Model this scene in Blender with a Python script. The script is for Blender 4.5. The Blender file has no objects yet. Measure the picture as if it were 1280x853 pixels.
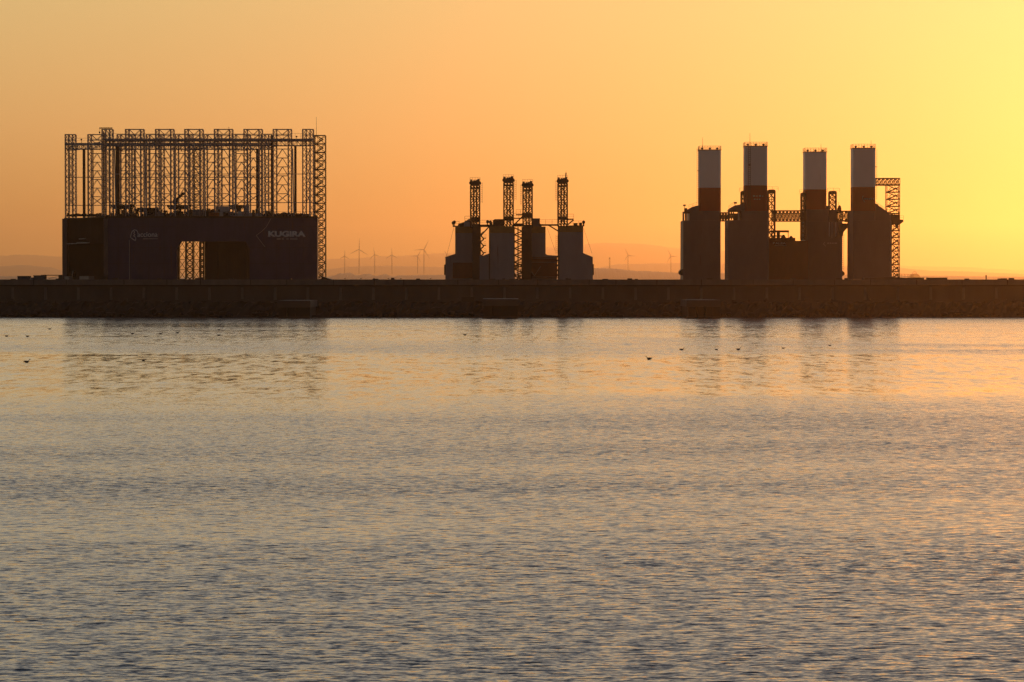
import bpy, math, random
from mathutils import Vector, Matrix
R = math.radians
random.seed(11)
sc = bpy.context.scene
col = sc.collection
F = 3555.6            # focal length in pixels of the 1280 px wide photograph (100 mm lens)
CAMH = 7.4            # eye height above the water
HOR = 352.0           # horizon row

# ------------------------------------------------------------------ camera
cam = bpy.data.cameras.new('camera'); cam_o = bpy.data.objects.new('camera', cam); col.objects.link(cam_o)
cam.lens = 100; cam.sensor_width = 36; cam.clip_start = 1; cam.clip_end = 90000
cam_o.location = (0, 0, CAMH)
cam_o.rotation_euler = (R(90) - math.atan((426.5 - HOR) / F), 0, 0)
sc.camera = cam_o

# ------------------------------------------------------------------ sky
SUN_AZ, SUN_EL = R(14.6), R(3.0)
SD = Vector((math.sin(SUN_AZ) * math.cos(SUN_EL), math.cos(SUN_AZ) * math.cos(SUN_EL), math.sin(SUN_EL)))
w = bpy.data.worlds.new('World'); sc.world = w; w.use_nodes = True
nt = w.node_tree; N = nt.nodes; L = nt.links
for n in list(N): N.remove(n)
def nn(tree, t, **k):
    n = tree.nodes.new(t)
    for a, b in k.items(): setattr(n, a, b)
    return n
def ramp(tree, stops, fac):
    r = tree.nodes.new('ShaderNodeValToRGB'); e = r.color_ramp.elements
    while len(e) < len(stops): e.new(0.5)
    for i, (p, c) in enumerate(stops):
        e[i].position = p; e[i].color = (*c, 1)
    tree.links.new(fac, r.inputs[0]); return r.outputs[0]
def mth(tree, op, a, b=None, c=None, clamp=False):
    m = tree.nodes.new('ShaderNodeMath'); m.operation = op; m.use_clamp = clamp
    for i, v in enumerate((a, b, c)):
        if v is None: continue
        if isinstance(v, (int, float)): m.inputs[i].default_value = v
        else: tree.links.new(v, m.inputs[i])
    return m.outputs[0]
tc = nn(nt, 'ShaderNodeTexCoord')
sep = nn(nt, 'ShaderNodeSeparateXYZ'); L.new(tc.outputs['Generated'], sep.inputs[0])
z = mth(nt, 'MAXIMUM', sep.outputs[2], 0.0)
zs = mth(nt, 'POWER', z, 0.5)
def zp(deg): return math.sin(R(deg)) ** 0.5
sunny = ramp(nt, [(0, (.66, .22, .035)), (zp(1.3), (.80, .40, .09)), (zp(3), (.86, .51, .18)), (zp(5.6), (.80, .60, .25)),
                  (zp(10), (1.13, .97, .61)), (zp(18), (.95, .92, .80)), (zp(32), (.22, .30, .43)), (1, (.06, .09, .14))], zs)
away = ramp(nt, [(0, (.075, .050, .042)), (zp(8), (.085, .060, .048)), (zp(25), (.070, .060, .054)), (1, (.07, .09, .12))], zs)
dot = nn(nt, 'ShaderNodeVectorMath', operation='DOT_PRODUCT'); L.new(tc.outputs['Generated'], dot.inputs[0]); dot.inputs[1].default_value = SD
mr = nn(nt, 'ShaderNodeMapRange', interpolation_type='SMOOTHSTEP'); L.new(dot.outputs['Value'], mr.inputs[0])
mr.inputs[1].default_value = -0.35; mr.inputs[2].default_value = 0.92
mix = nn(nt, 'ShaderNodeMix', data_type='RGBA'); L.new(mr.outputs[0], mix.inputs[0]); L.new(away, mix.inputs[6]); L.new(sunny, mix.inputs[7])
ang = mth(nt, 'ARCCOSINE', mth(nt, 'MINIMUM', dot.outputs['Value'], 0.99999))
g1 = mth(nt, 'EXPONENT', mth(nt, 'MULTIPLY', ang, -1 / R(5.0)))
g2 = mth(nt, 'EXPONENT', mth(nt, 'MULTIPLY', ang, -1 / R(13.0)))
def scl(rgb, f):
    v = nn(nt, 'ShaderNodeVectorMath', operation='SCALE'); v.inputs[0].default_value = rgb; L.new(f, v.inputs[3]); return v.outputs[0]
def add(a, b):
    v = nn(nt, 'ShaderNodeVectorMath', operation='ADD'); L.new(a, v.inputs[0]); L.new(b, v.inputs[1]); return v.outputs[0]
glow = add(scl((0.5, .20, .06), g1), scl((0.40, .19, .07), g2))
sky = nn(nt, 'ShaderNodeTexSky', sky_type='NISHITA'); sky.sun_disc = False
sky.sun_elevation = SUN_EL; sky.sun_rotation = SUN_AZ; sky.dust_density = 4; sky.air_density = 1.2; sky.ozone_density = 2
bg1 = nn(nt, 'ShaderNodeBackground'); L.new(sky.outputs[0], bg1.inputs[0]); bg1.inputs[1].default_value = 0.015
bg2 = nn(nt, 'ShaderNodeBackground'); L.new(add(mix.outputs[2], glow), bg2.inputs[0]); bg2.inputs[1].default_value = 0.8
ad = nn(nt, 'ShaderNodeAddShader'); L.new(bg1.outputs[0], ad.inputs[0]); L.new(bg2.outputs[0], ad.inputs[1])
wo = nn(nt, 'ShaderNodeOutputWorld'); L.new(ad.outputs[0], wo.inputs[0])

# ------------------------------------------------------------------ sun
sl = bpy.data.lights.new('sun', 'SUN'); sl.energy = 1.4; sl.angle = R(0.9); sl.color = (.96, .40, .10)
so = bpy.data.objects.new('sun', sl); col.objects.link(so)
so.rotation_euler = (-SD).to_track_quat('-Z', 'Y').to_euler()
so.location = (300, 600, 300)

vs = sc.view_settings; vs.view_transform = 'Standard'; vs.look = 'None'; vs.gamma = 1; vs.exposure = 0
sc.cycles.max_bounces = 6; sc.cycles.volume_bounces = 0
sc.cycles.use_denoising = True; sc.cycles.denoiser = 'OPENIMAGEDENOISE'; sc.cycles.denoising_prefilter = 'NONE'; sc.cycles.denoising_input_passes = 'RGB_ALBEDO_NORMAL'
HAZE_D = 6.2e-5

# ------------------------------------------------------------------ materials
def material(name, c, rough=.6, metal=0, var=.25, scale=.4, rust=0, rustc=(.10, .035, .012), spec=.4):
    m = bpy.data.materials.new(name); m.use_nodes = True; t = m.node_tree
    b = t.nodes['Principled BSDF']
    b.inputs['Roughness'].default_value = rough; b.inputs['Metallic'].default_value = metal
    b.inputs['Specular IOR Level'].default_value = spec
    tc = t.nodes.new('ShaderNodeTexCoord')
    mp = t.nodes.new('ShaderNodeMapping'); t.links.new(tc.outputs['Object'], mp.inputs[0]); mp.inputs['Scale'].default_value = (1, 1, .35)
    n = t.nodes.new('ShaderNodeTexNoise'); t.links.new(mp.outputs[0], n.inputs[0])
    n.inputs['Scale'].default_value = scale; n.inputs['Detail'].default_value = 6; n.inputs['Roughness'].default_value = .65
    lo = tuple(x * (1 - var) for x in c); hi = tuple(min(1, x * (1 + var)) for x in c)
    cc = ramp(t, [(.3, lo), (.7, hi)], n.outputs[0])
    if rust:
        n2 = t.nodes.new('ShaderNodeTexNoise'); mp2 = t.nodes.new('ShaderNodeMapping'); t.links.new(tc.outputs['Object'], mp2.inputs[0])
        mp2.inputs['Scale'].default_value = (1.2, 1.2, .12); t.links.new(mp2.outputs[0], n2.inputs[0])
        n2.inputs['Scale'].default_value = 1.0; n2.inputs['Detail'].default_value = 5
        f = t.nodes.new('ShaderNodeMapRange'); t.links.new(n2.outputs[0], f.inputs[0])
        f.inputs[1].default_value = .72 - rust * .3; f.inputs[2].default_value = .85 - rust * .2
        mx = t.nodes.new('ShaderNodeMix'); mx.data_type = 'RGBA'; t.links.new(f.outputs[0], mx.inputs[0]); t.links.new(cc, mx.inputs[6])
        mx.inputs[7].default_value = (*rustc, 1); cc = mx.outputs[2]
    t.links.new(cc, b.inputs['Base Color'])
    return m
M = dict(
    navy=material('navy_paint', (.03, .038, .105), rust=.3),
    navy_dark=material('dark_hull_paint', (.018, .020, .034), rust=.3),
    grey=material('grey_paint', (.20, .21, .23), rust=.3),
    steel=material('lattice_steel', (.30, .29, .33), scale=1.5),
    brown=material('brown_steel', (.055, .035, .028), scale=1.5, rust=.3),
    darkm=material('dark_machinery', (.03, .028, .028)),
    lgrey=material('light_grey_panel', (.50, .51, .53), scale=1, rust=.2),
    white=material('white_paint', (.80, .80, .76), var=.05, rust=.15, rustc=(.5, .42, .34)),
    red=material('red_paint', (.30, .028, .014), var=.12, rust=.15, rustc=(.24, .04, .02)),
    greybrown=material('weathered_grey_paint', (.12, .108, .122), rust=.12, var=.12),
    block=material('pale_block_paint', (.25, .25, .28), rust=.25, var=.15),
    matt=material('matt_dark_paint', (.022, .020, .022), rough=1, spec=0),
    ochre=material('ochre_band_paint', (.30, .17, .045), rust=.3),
    oxide=material('oxide_red_paint', (.13, .035, .02), rust=.3),
    concrete=material('caisson_concrete', (.07, .045, .032), rust=.3),
    letter=material('white_lettering', (.72, .72, .72), var=.03),
    letter_dim=material('faded_lettering', (.30, .30, .32), var=.05),
    quay=material('quay_concrete', (.07, .062, .058), rust=.45, rustc=(.07, .055, .045), scale=.25),
    quay_light=material('pale_concrete', (.14, .13, .12), rust=.4, rustc=(.14, .11, .09), scale=.5),
    rock=material('wet_rock', (.013, .010, .009), rust=.2),
    orange=material('orange_paint', (.35, .10, .02)),
    teal=material('blue_container_paint', (.05, .085, .13), rust=.3),
    hill=material('dry_hill', (.09, .075, .05), scale=.004),
    hill2=material('wooded_hill', (.05, .045, .03), scale=.01),
    turb=material('turbine_grey', (.45, .45, .45), var=.03),
    feather=material('gull_feathers', (.05, .045, .045), scale=8),
    featherw=material('pale_gull_feathers', (.45, .44, .42), scale=8),
    bill=material('gull_bill', (.35, .16, .03)),
)

# ------------------------------------------------------------------ mesh collector
class MB:
    def __init__(s): s.v = []; s.f = []
    def hexa(s, p):
        b = len(s.v); s.v += [Vector(q) for q in p]
        for q in ((0, 3, 2, 1), (4, 5, 6, 7), (0, 1, 5, 4), (1, 2, 6, 5), (2, 3, 7, 6), (3, 0, 4, 7)): s.f.append([b + i for i in q])
        return s
    def box(s, x0, x1, y0, y1, z0, z1):
        return s.hexa([(x0, y0, z0), (x1, y0, z0), (x1, y1, z0), (x0, y1, z0), (x0, y0, z1), (x1, y0, z1), (x1, y1, z1), (x0, y1, z1)])
    def cbox(s, x0, x1, y0, y1, z0, z1, c):       # box with chamfered vertical corners
        return s.poly([(x0 + c, y0), (x1 - c, y0), (x1, y0 + c), (x1, y1 - c), (x1 - c, y1), (x0 + c, y1), (x0, y1 - c), (x0, y0 + c)], z0, z1)
    def poly(s, pts, z0, z1):                      # plan polygon extruded upward
        b = len(s.v); n = len(pts)
        s.v += [Vector((x, y, z0)) for x, y in pts] + [Vector((x, y, z1)) for x, y in pts]
        s.f.append([b + i for i in range(n)][::-1]); s.f.append([b + n + i for i in range(n)])
        for i in range(n): s.f.append([b + i, b + (i + 1) % n, b + n + (i + 1) % n, b + n + i])
        return s
    def prism(s, pts, y0, y1, dx=0):               # elevation polygon (x, z) extruded in depth
        b = len(s.v); n = len(pts)
        s.v += [Vector((x, y0, z)) for x, z in pts] + [Vector((x + dx, y1, z)) for x, z in pts]
        s.f.append([b + i for i in range(n)]); s.f.append([b + n + i for i in range(n)][::-1])
        for i in range(n): s.f.append([b + i, b + n + i, b + n + (i + 1) % n, b + (i + 1) % n])
        return s
    def bar(s, p, q, t, t2=None):
        p = Vector(p); q = Vector(q); d = (q - p)
        if d.length < 1e-6: return s
        d.normalize(); u = d.cross(Vector((0, 1, 0)))
        if u.length < .1: u = d.cross(Vector((0, 0, 1)))
        u.normalize(); v = d.cross(u); t2 = t2 or t; u *= t / 2; v *= t2 / 2
        return s.hexa([p - u - v, p + u - v, p + u + v, p - u + v, q - u - v, q + u - v, q + u + v, q - u + v])
    def cyl(s, p, q, r, r2=None, n=10):
        p = Vector(p); q = Vector(q); d = (q - p).normalized(); r2 = r if r2 is None else r2
        u = d.orthogonal().normalized(); v = d.cross(u); b = len(s.v)
        for c, rr in ((p, r), (q, r2)):
            for i in range(n):
                a = 2 * math.pi * i / n; s.v.append(c + (u * math.cos(a) + v * math.sin(a)) * rr)
        for i in range(n): s.f.append([b + i, b + (i + 1) % n, b + n + (i + 1) % n, b + n + i])
        s.f.append([b + i for i in range(n)][::-1]); s.f.append([b + n + i for i in range(n)])
        return s
    def ell(s, c, rx, ry, rz, n=10, m=6, jit=0):
        b = len(s.v)
        for j in range(m + 1):
            t = math.pi * j / m
            for i in range(n):
                a = 2 * math.pi * i / n; k = 1 + jit * random.uniform(-1, 1)
                s.v.append(Vector((c[0] + rx * k * math.sin(t) * math.cos(a), c[1] + ry * k * math.sin(t) * math.sin(a), c[2] + rz * k * math.cos(t))))
        for j in range(m):
            for i in range(n):
                s.f.append([b + j * n + i, b + (j + 1) * n + i, b + (j + 1) * n + (i + 1) % n, b + j * n + (i + 1) % n])
        return s
    # X- or zigzag-braced ladder between two chords a0-a1 and b0-b1
    def brace(s, a0, a1, b0, b1, n, t, kind='X', rungs=True, ends=True):
        a0, a1, b0, b1 = map(Vector, (a0, a1, b0, b1))
        for i in range(n):
            f, g = i / n, (i + 1) / n
            A, B, C, D = a0.lerp(a1, f), b0.lerp(b1, f), a0.lerp(a1, g), b0.lerp(b1, g)
            if kind == 'X': s.bar(A, D, t); s.bar(B, C, t)
            elif kind == 'Z': s.bar(A, D, t) if i % 2 else s.bar(B, C, t)
            elif kind == 'N': s.bar(B, C, t)
            elif kind == 'V':
                m = (C + D) / 2; s.bar(A, m, t); s.bar(B, m, t)
            if rungs and (i or ends): s.bar(A, B, t)
        if rungs and ends: s.bar(a1, b1, t)
        return s
    def lattice(s, x0, x1, y0, y1, z0, z1, chord, br, n, kind='X', side='Z'):
        for x in (x0, x1):
            for y in (y0, y1): s.bar((x, y, z0), (x, y, z1), chord)
        for y in (y0, y1): s.brace((x0, y, z0), (x0, y, z1), (x1, y, z0), (x1, y, z1), n, br, kind)
        for x in (x0, x1): s.brace((x, y0, z0), (x, y0, z1), (x, y1, z0), (x, y1, z1), n, br, side)
        return s
    def truss(s, x0, x1, y0, y1, z0, z1, chord, br, n, kind='X'):   # horizontal box truss along x
        for z_ in (z0, z1):
            for y in (y0, y1): s.bar((x0, y, z_), (x1, y, z_), chord)
            s.brace((x0, y0, z_), (x1, y0, z_), (x0, y1, z_), (x1, y1, z_), n, br, 'Z')
        for y in (y0, y1): s.brace((x0, y, z0), (x1, y, z0), (x0, y, z1), (x1, y, z1), n, br, kind)
        return s
    def rail(s, p, q, h=1.1, t=.045, n=None):
        p = Vector(p); q = Vector(q); up = Vector((0, 0, h)); n = n or max(1, round((q - p).length / 1.3))
        s.bar(p + up, q + up, t); s.bar(p + up * .5, q + up * .5, t * .7)
        for i in range(n + 1): a = p.lerp(q, i / n); s.bar(a, a + up, t)
        return s
    def ladder(s, x, y, z0, z1, wd=.5, t=.05, cage=True):
        for dx in (-wd / 2, wd / 2): s.bar((x + dx, y, z0), (x + dx, y, z1), t)
        k = z0 + .4
        while k < z1:
            s.bar((x - wd / 2, y, k), (x + wd / 2, y, k), t * .8); k += .45
        return s
    def build(s, name, mat, parent=None, label=None):
        me = bpy.data.meshes.new(name); off = Vector(parent.location) if parent is not None else Vector((0, 0, 0))
        if parent is not None and parent.parent is not None: off = off + Vector(parent.parent.location)
        me.from_pydata([v - off for v in s.v], [], s.f); me.update()
        me.materials.append(M[mat] if isinstance(mat, str) else mat)
        o = bpy.data.objects.new(name, me); col.objects.link(o)
        if parent is not None: o.parent = parent
        if label: o['label'] = label
        return o
def tag(o, label=None, cat=None, group=None, kind=None):
    if label: o['label'] = label
    if cat: o['category'] = cat
    if group: o['group'] = group
    if kind: o['kind'] = kind
    return o
def empty(name, loc, label, cat, group=None):
    o = bpy.data.objects.new(name, None); col.objects.link(o); o.location = loc; o.empty_display_size = .5
    return tag(o, label, cat, group)
# photograph row/column -> metres at a given distance
def X(px, Y): return (px - 640) * Y / F
def Z(py, Y): return CAMH + (HOR - py) * Y / F
def pbox(mb, x0, x1, y0, y1, Y, D):      # box whose front stands at distance Y, spans columns x0..x1, rows y0..y1, D metres deep
    return mb.box(X(x0, Y), X(x1, Y), Y, Y + D, Z(y1, Y), Z(y0, Y))

# ------------------------------------------------------------------ water
def water_material():
    m = bpy.data.materials.new('sea_water'); m.use_nodes = True; t = m.node_tree; b = t.nodes['Principled BSDF']
    b.inputs['Base Color'].default_value = (.010, .018, .024, 1); b.inputs['Roughness'].default_value = .03
    b.inputs['IOR'].default_value = 1.333
    geo = t.nodes.new('ShaderNodeNewGeometry')
    def noise(scale, sx, sy, detail, rough=.5, off=0, out='Color', rot=0):
        mp = t.nodes.new('ShaderNodeMapping'); t.links.new(geo.outputs['Position'], mp.inputs[0])
        mp.inputs['Scale'].default_value = (sx, sy, 1); mp.inputs['Location'].default_value = (off, off * .7, 0); mp.inputs['Rotation'].default_value = (0, 0, rot)
        n = t.nodes.new('ShaderNodeTexNoise'); n.noise_dimensions = '3D'; t.links.new(mp.outputs[0], n.inputs[0])
        n.inputs['Scale'].default_value = scale; n.inputs['Detail'].default_value = detail; n.inputs['Roughness'].default_value = rough
        return n.outputs[out]
    def vm(op, a, b_=None, s=None):
        v = t.nodes.new('ShaderNodeVectorMath'); v.operation = op
        for i, q in ((0, a), (1, b_)):
            if q is None: continue
            if isinstance(q, tuple): v.inputs[i].default_value = q
            else: t.links.new(q, v.inputs[i])
        if s is not None:
            if isinstance(s, (int, float)): v.inputs[3].default_value = s
            else: t.links.new(s, v.inputs[3])
        return v.outputs[0]
    half = (.5, .5, .5)
    # slopes of three sizes of ripple, crests lying mostly across the view
    a = vm('MULTIPLY', vm('SUBTRACT', noise(1.0, 2.1, 4.6, 3.5, .7, rot=R(4)), half), (.28, .62, 0))
    c = vm('MULTIPLY', vm('SUBTRACT', noise(1.0, 6, 14, 2.0, .6, 31, rot=R(-7)), half), (.22, .40, 0))
    swell = vm('MULTIPLY', vm('SUBTRACT', noise(1.0, .10, .30, 1.5, .5, 77), half), (.05, .10, 0))
    s_all = vm('ADD', a, c)
    g = vm('MULTIPLY', vm('SUBTRACT', noise(1.0, .9, .22, 2.0, .6, 51), half), (.05, .20, 0))   # long low undulation of the sheltered water
    # wind patches: calm near the breakwater, ruffled in the open basin
    sy = t.nodes.new('ShaderNodeSeparateXYZ'); t.links.new(geo.outputs['Position'], sy.inputs[0])
    wob = noise(1.0, .0075, .010, 3.0, .6, 5, 'Fac')
    yy = mth(t, 'ADD', sy.outputs[1], mth(t, 'MULTIPLY', mth(t, 'SUBTRACT', wob, .5), mth(t, 'MULTIPLY', sy.outputs[1], .55)))
    amp = ramp(t, AMP, mth(t, 'DIVIDE', yy, 620.0))
    pat = noise(1.0, .012, .05, 4.0, .6, 13, 'Fac')
    pm = t.nodes.new('ShaderNodeMapRange'); t.links.new(pat, pm.inputs[0]); pm.inputs[1].default_value = .3; pm.inputs[2].default_value = .7; pm.inputs[3].default_value = .62; pm.inputs[4].default_value = 1.3
    k = mth(t, 'MULTIPLY', mth(t, 'MULTIPLY', pm.outputs[0], amp), 2.2)
    gf = nn(t, 'ShaderNodeMapRange'); t.links.new(yy, gf.inputs[0]); gf.inputs[1].default_value = 150; gf.inputs[2].default_value = 220
    slope = vm('ADD', vm('ADD', vm('SCALE', s_all, s=k), vm('SCALE', swell, s=amp)), vm('SCALE', g, s=gf.outputs[0]))
    sp = mth(t, 'MULTIPLY', mth(t, 'MAXIMUM', mth(t, 'SUBTRACT', noise(1.0, 1.3, 5.0, 2.5, .55, 91, 'Fac', R(5)), .575), 0.0), 2.4)   # steeper faces of the odd wavelet
    sp = mth(t, 'MULTIPLY', sp, k)
    cs = nn(t, 'ShaderNodeCombineXYZ'); t.links.new(mth(t, 'MULTIPLY', sp, -1.0), cs.inputs[1])
    slope = vm('ADD', slope, cs.outputs[0])
    slope = vm('ADD', slope, vm('SCALE', (0, -.102, 0), s=k)); nrm = vm('NORMALIZE', vm('ADD', slope, (0, 0, 1)))
    t.links.new(nrm, b.inputs['Normal'])
    return m
def gy(v): return (v, v, v)
AMP = [(0, gy(.46)), (118 / 620, gy(.45)), (165 / 620, gy(.42)), (205 / 620, gy(.20)), (275 / 620, gy(.23)), (292 / 620, gy(.38)), (345 / 620, gy(.38)), (368 / 620, gy(.27)), (480 / 620, gy(.33)), (560 / 620, gy(.42)), (1, gy(.45))]
wb = MB(); wb.v = [Vector(p) for p in ((-14900, -480, 0), (14900, -480, 0), (14900, 31900, 0), (-14900, 31900, 0))]; wb.f = [[0, 1, 2, 3]]
tag(wb.build('water', water_material()), kind='structure')

# ------------------------------------------------------------------ haze
hz = MB().box(-15000, 15000, -500, 32000, -1, 640)
hm = bpy.data.materials.new('haze_air'); hm.use_nodes = True; t = hm.node_tree
for n in list(t.nodes): t.nodes.remove(n)
pv = t.nodes.new('ShaderNodeVolumePrincipled'); pv.inputs['Color'].default_value = (.97, .68, .42, 1); pv.inputs['Density'].default_value = HAZE_D
pv.inputs['Anisotropy'].default_value = .81
ou = t.nodes.new('ShaderNodeOutputMaterial'); t.links.new(pv.outputs[0], ou.inputs['Volume'])
tag(hz.build('haze', hm), kind='stuff')

# ------------------------------------------------------------------ far hills
def ridge(name, Y, prof, mat, depth, jag, step):
    xs = []; x = prof[0][0]
    while x <= prof[-1][0]: xs.append(x); x += step
    def hh(px):
        for (a, ya), (b_, yb) in zip(prof, prof[1:]):
            if a <= px <= b_:
                t_ = (px - a) / (b_ - a); t_ = t_ * t_ * (3 - 2 * t_); return ya + (yb - ya) * t_
        return prof[-1][1]
    mb = MB(); rows = 7; rnd = random.Random(int(Y))
    for r in range(rows):
        k = math.sin(math.pi * r / (rows - 1)) if r not in (0, rows - 1) else 0
        for x in xs:
            h = (Z(hh(x), Y)) * k + (rnd.uniform(-1, 1) * jag if k else 0)
            mb.v.append(Vector((X(x, Y), Y + (r / (rows - 1) - .5) * depth, max(-.5, h) if k else -.5)))
    n = len(xs)
    for r in range(rows - 1):
        for i in range(n - 1): mb.f.append([r * n + i, r * n + i + 1, (r + 1) * n + i + 1, (r + 1) * n + i])
    o = mb.build(name, mat)
    for p in o.data.polygons: p.use_smooth = True
    return tag(o, kind='structure')
ridge('mountains', 30300, [(-900, 332), (-300, 326), (0, 320), (30, 318.5), (80, 321), (250, 324), (420, 324), (500, 320), (545, 317), (600, 315), (700, 309), (750, 304), (800, 305), (850, 311), (1000, 321), (1150, 333), (1400, 343), (2000, 348)], 'hill', 2800, 3, 5)
ridge('hills', 18500, [(-900, 330), (-200, 334), (0, 333), (28, 331.5), (60, 334), (85, 340), (250, 345), (400, 339), (418, 336), (435, 333.5), (480, 332.5), (560, 334), (650, 336), (720, 337), (745, 335), (775, 330.5), (850, 329), (900, 329.5), (1000, 331), (1100, 334), (1180, 339), (1300, 343), (2000, 346)], 'hill', 1500, 1.2, 1.5)
ridge('wooded_shore', 8500, [(-900, 346), (0, 345.5), (60, 347), (300, 348), (405, 347), (416, 345), (426, 342), (438, 341.5), (446, 344.5), (460, 342.5), (470, 345), (482, 343), (492, 346), (500, 344.5), (530, 344), (560, 343.5), (700, 339), (742, 335.5), (765, 336), (800, 339), (850, 341), (1000, 343), (1140, 345), (1300, 346.5), (2000, 349)], 'hill2', 700, .9, .9)
# flat far shore that closes the view above the breakwater
sh = MB().box(-5000, 5000, 7300, 7900, -.5, 8.0)
tag(sh.build('far_shore', 'hill2'), kind='structure')

# ------------------------------------------------------------------ wind turbines
def turbine(px, hub_y, blade_px, a0, base_y, Y, label):
    Y0 = Y; x = X(px, Y0); hz_ = Z(hub_y, Y0); bl = blade_px * Y0 / F; zb = max(0, Z(base_y, Y0) - 4)
    r = empty('wind_turbine', (x, Y0, zb), label, 'wind turbine', 'wind turbines on the far hills')
    MB().cyl((x, Y0, zb), (x, Y0, hz_ - 2), 2.2, 1.4, 10).build('tower', 'turb', r)
    nb = MB().box(x - 2, x + 2, Y0 - 5, Y0 + 8, hz_ - 2, hz_ + 2); nb.cyl((x, Y0 - 5, hz_), (x, Y0 - 8, hz_), 2.2, .8, 8); nb.build('nacelle', 'turb', r)
    for k in range(3):
        a = R(a0 + 120 * k); d = Vector((math.sin(a), 0, math.cos(a))); s_ = Vector((d.z, 0, -d.x))
        c = Vector((x, Y0 - 6.5, hz_)); mb = MB(); pts = [(0, 1.2), (.18, 2.4), (.5, 1.6), (1, .5)]
        for (f0, w0), (f1, w1) in zip(pts, pts[1:]):
            p, q = c + d * bl * f0, c + d * bl * f1; ty = Vector((0, .5, 0))
            mb.hexa([p - s_ * w0 * .35 - ty, p + s_ * w0 * .9 - ty, p + s_ * w0 * .9 + ty, p - s_ * w0 * .35 + ty,
                     q - s_ * w1 * .35 - ty, q + s_ * w1 * .9 - ty, q + s_ * w1 * .9 + ty, q - s_ * w1 * .35 + ty])
        mb.build('blade', 'turb', r)
turbine(431, 320.5, 8, 0, 341, 11800, 'small wind turbine on the hill just right of the lattice stair tower, leftmost of all')
turbine(449, 312, 14, 2, 341, 11500, 'tallest wind turbine of the left hill, one blade straight up')
turbine(468.5, 318.5, 9, -12, 341, 11800, 'wind turbine third from the left on the hill, upper blade leaning left')
turbine(490, 319, 9, -2, 341, 11800, 'wind turbine alone in the middle of the hill, fourth from the left')
turbine(522, 320.5, 8.5, 30, 341, 11800, 'lower turbine of the overlapping pair near the four lattice towers')
turbine(530, 312.3, 13.5, 27, 341, 11500, 'taller turbine of the overlapping pair near the four lattice towers')
turbine(558.5, 319, 6.5, -30, 341, 11800, 'wind turbine half hidden by the left grey block of the four lattice towers')
turbine(785, 319.5, 10, -25, 341, 11800, 'wind turbine on the hill between the two platforms, the left one of two')
turbine(838.5, 320.5, 9.5, -28, 341, 11800, 'wind turbine on the hill just left of the red and white stacks')
# radio mast
x, Y = X(762, 9400), 9400
mm = MB(); zb = Z(342, Y); zt = Z(322, Y); mm.lattice(x - 1.6, x + 1.6, Y, Y + 3, zb, zt, .9, .4, 10); mm.box(x - 2.5, x + 2.5, Y - 1, Y + 4, zt - 5, zt - 1)
tag(mm.build('radio_mast', 'brown'), 'thin radio mast standing on the far hill right of the four lattice towers', 'mast')
# far round building with an arch over it, at the right
r = empty('domed_hall', (X(1143, 6500), 6500, 0), 'faint far mound shaped hall with an arch on top, right of the stair tower', 'hall')
Y = 6500; cx = X(1143, Y); k = Y / F
mb = MB(); n = 16; pts = [(cx + math.cos(math.pi * i / n) * 7.5 * k, 8 + math.sin(math.pi * i / n) ** .8 * 9.5 * k) for i in range(n + 1)]
mb.prism([(cx - 7.5 * k, 0), (cx + 7.5 * k, 0)] + pts, Y - 12, Y + 14); mb.build('roof', 'hill2', r)
mb = MB()
for i in range(12):
    a0, a1 = math.pi * i / 12, math.pi * (i + 1) / 12
    mb.bar((cx + math.cos(a0) * 2.6 * k, Y, 8 + 9 * k + math.sin(a0) * 3 * k), (cx + math.cos(a1) * 2.6 * k, Y, 8 + 9 * k + math.sin(a1) * 3 * k), 1.2)
mb.build('arch', 'grey', r)

# ------------------------------------------------------------------ breakwater
BW = 600.0
r = empty('breakwater', (0, BW, 0), 'long dark concrete breakwater wall across the water with a rocky foot', 'breakwater')
x0, x1 = -420, 420
zt = Z(349.6, BW); zc = Z(356.3, BW); zl = Z(375, BW)
MB().box(x0, x1, BW + .25, BW + 9, zc, zt).build('crown_wall', 'quay_light', r, 'paler capping band along the top of the wall')
MB().box(x0, x1, BW + .5, BW + 9, -2, zc - .004).build('wall_face', 'quay', r)
lb = MB().box(x0, x1, BW - .8, BW + .49, -2, zl)
for i in range(60):
    xx = random.uniform(-130, 130); lb.box(xx, xx + random.uniform(.3, 1.6), BW - .7, BW + .2, zl, zl + random.uniform(.1, .35))
lb.build('ledge', 'quay', r)
MB().box(x0, x1, BW + .15, BW + .49, zc - .28, zc - .01).build('drip_moulding', 'rock', r)
px = 15.5
bb = MB()
for k in range(-2, 34):
    pxx = 15.5 + 41.0 * k
    m_ = MB(); m_.prism([(X(pxx - 1.6, BW), zl), (X(pxx + 1.9, BW), zl), (X(pxx + 1.5, BW), Z(359.5, BW)), (X(pxx - 1.2, BW), Z(359.5, BW))], BW + .18, BW + .49)
    m_.build('buttress', 'quay_light', r)
# rocky toe: a rough bank of boulders
rk = MB(); nx = 520; rows = 7; rnd = random.Random(3)
prof = [(-3.6, -1.2), (-2.6, .05), (-2.2, .9), (-1.9, 1.5), (-1.5, 2.2), (-1.1, 2.9), (-.7, 3.2)]
for j, (dy, zz) in enumerate(prof):
    for i in range(nx + 1):
        xx = -180 + 360 * i / nx
        rk.v.append(Vector((xx + rnd.uniform(-.2, .2), BW + dy + rnd.uniform(-.35, .35), zz + (rnd.uniform(-.4, .4) if 0 < j < rows - 1 else rnd.uniform(-.25, .15)))))
for j in range(rows - 1):
    for i in range(nx): a = j * (nx + 1) + i; rk.f.append([a, a + 1, a + nx + 2, a + nx + 1])
for i in range(260):
    xx = rnd.uniform(-125, 125); q = rnd.uniform(.3, .8); rk.ell((xx, BW - rnd.uniform(1.8, 3.0), rnd.uniform(-.1, .7)), q * 1.3, q, q * .8, 7, 4, .2)
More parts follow.
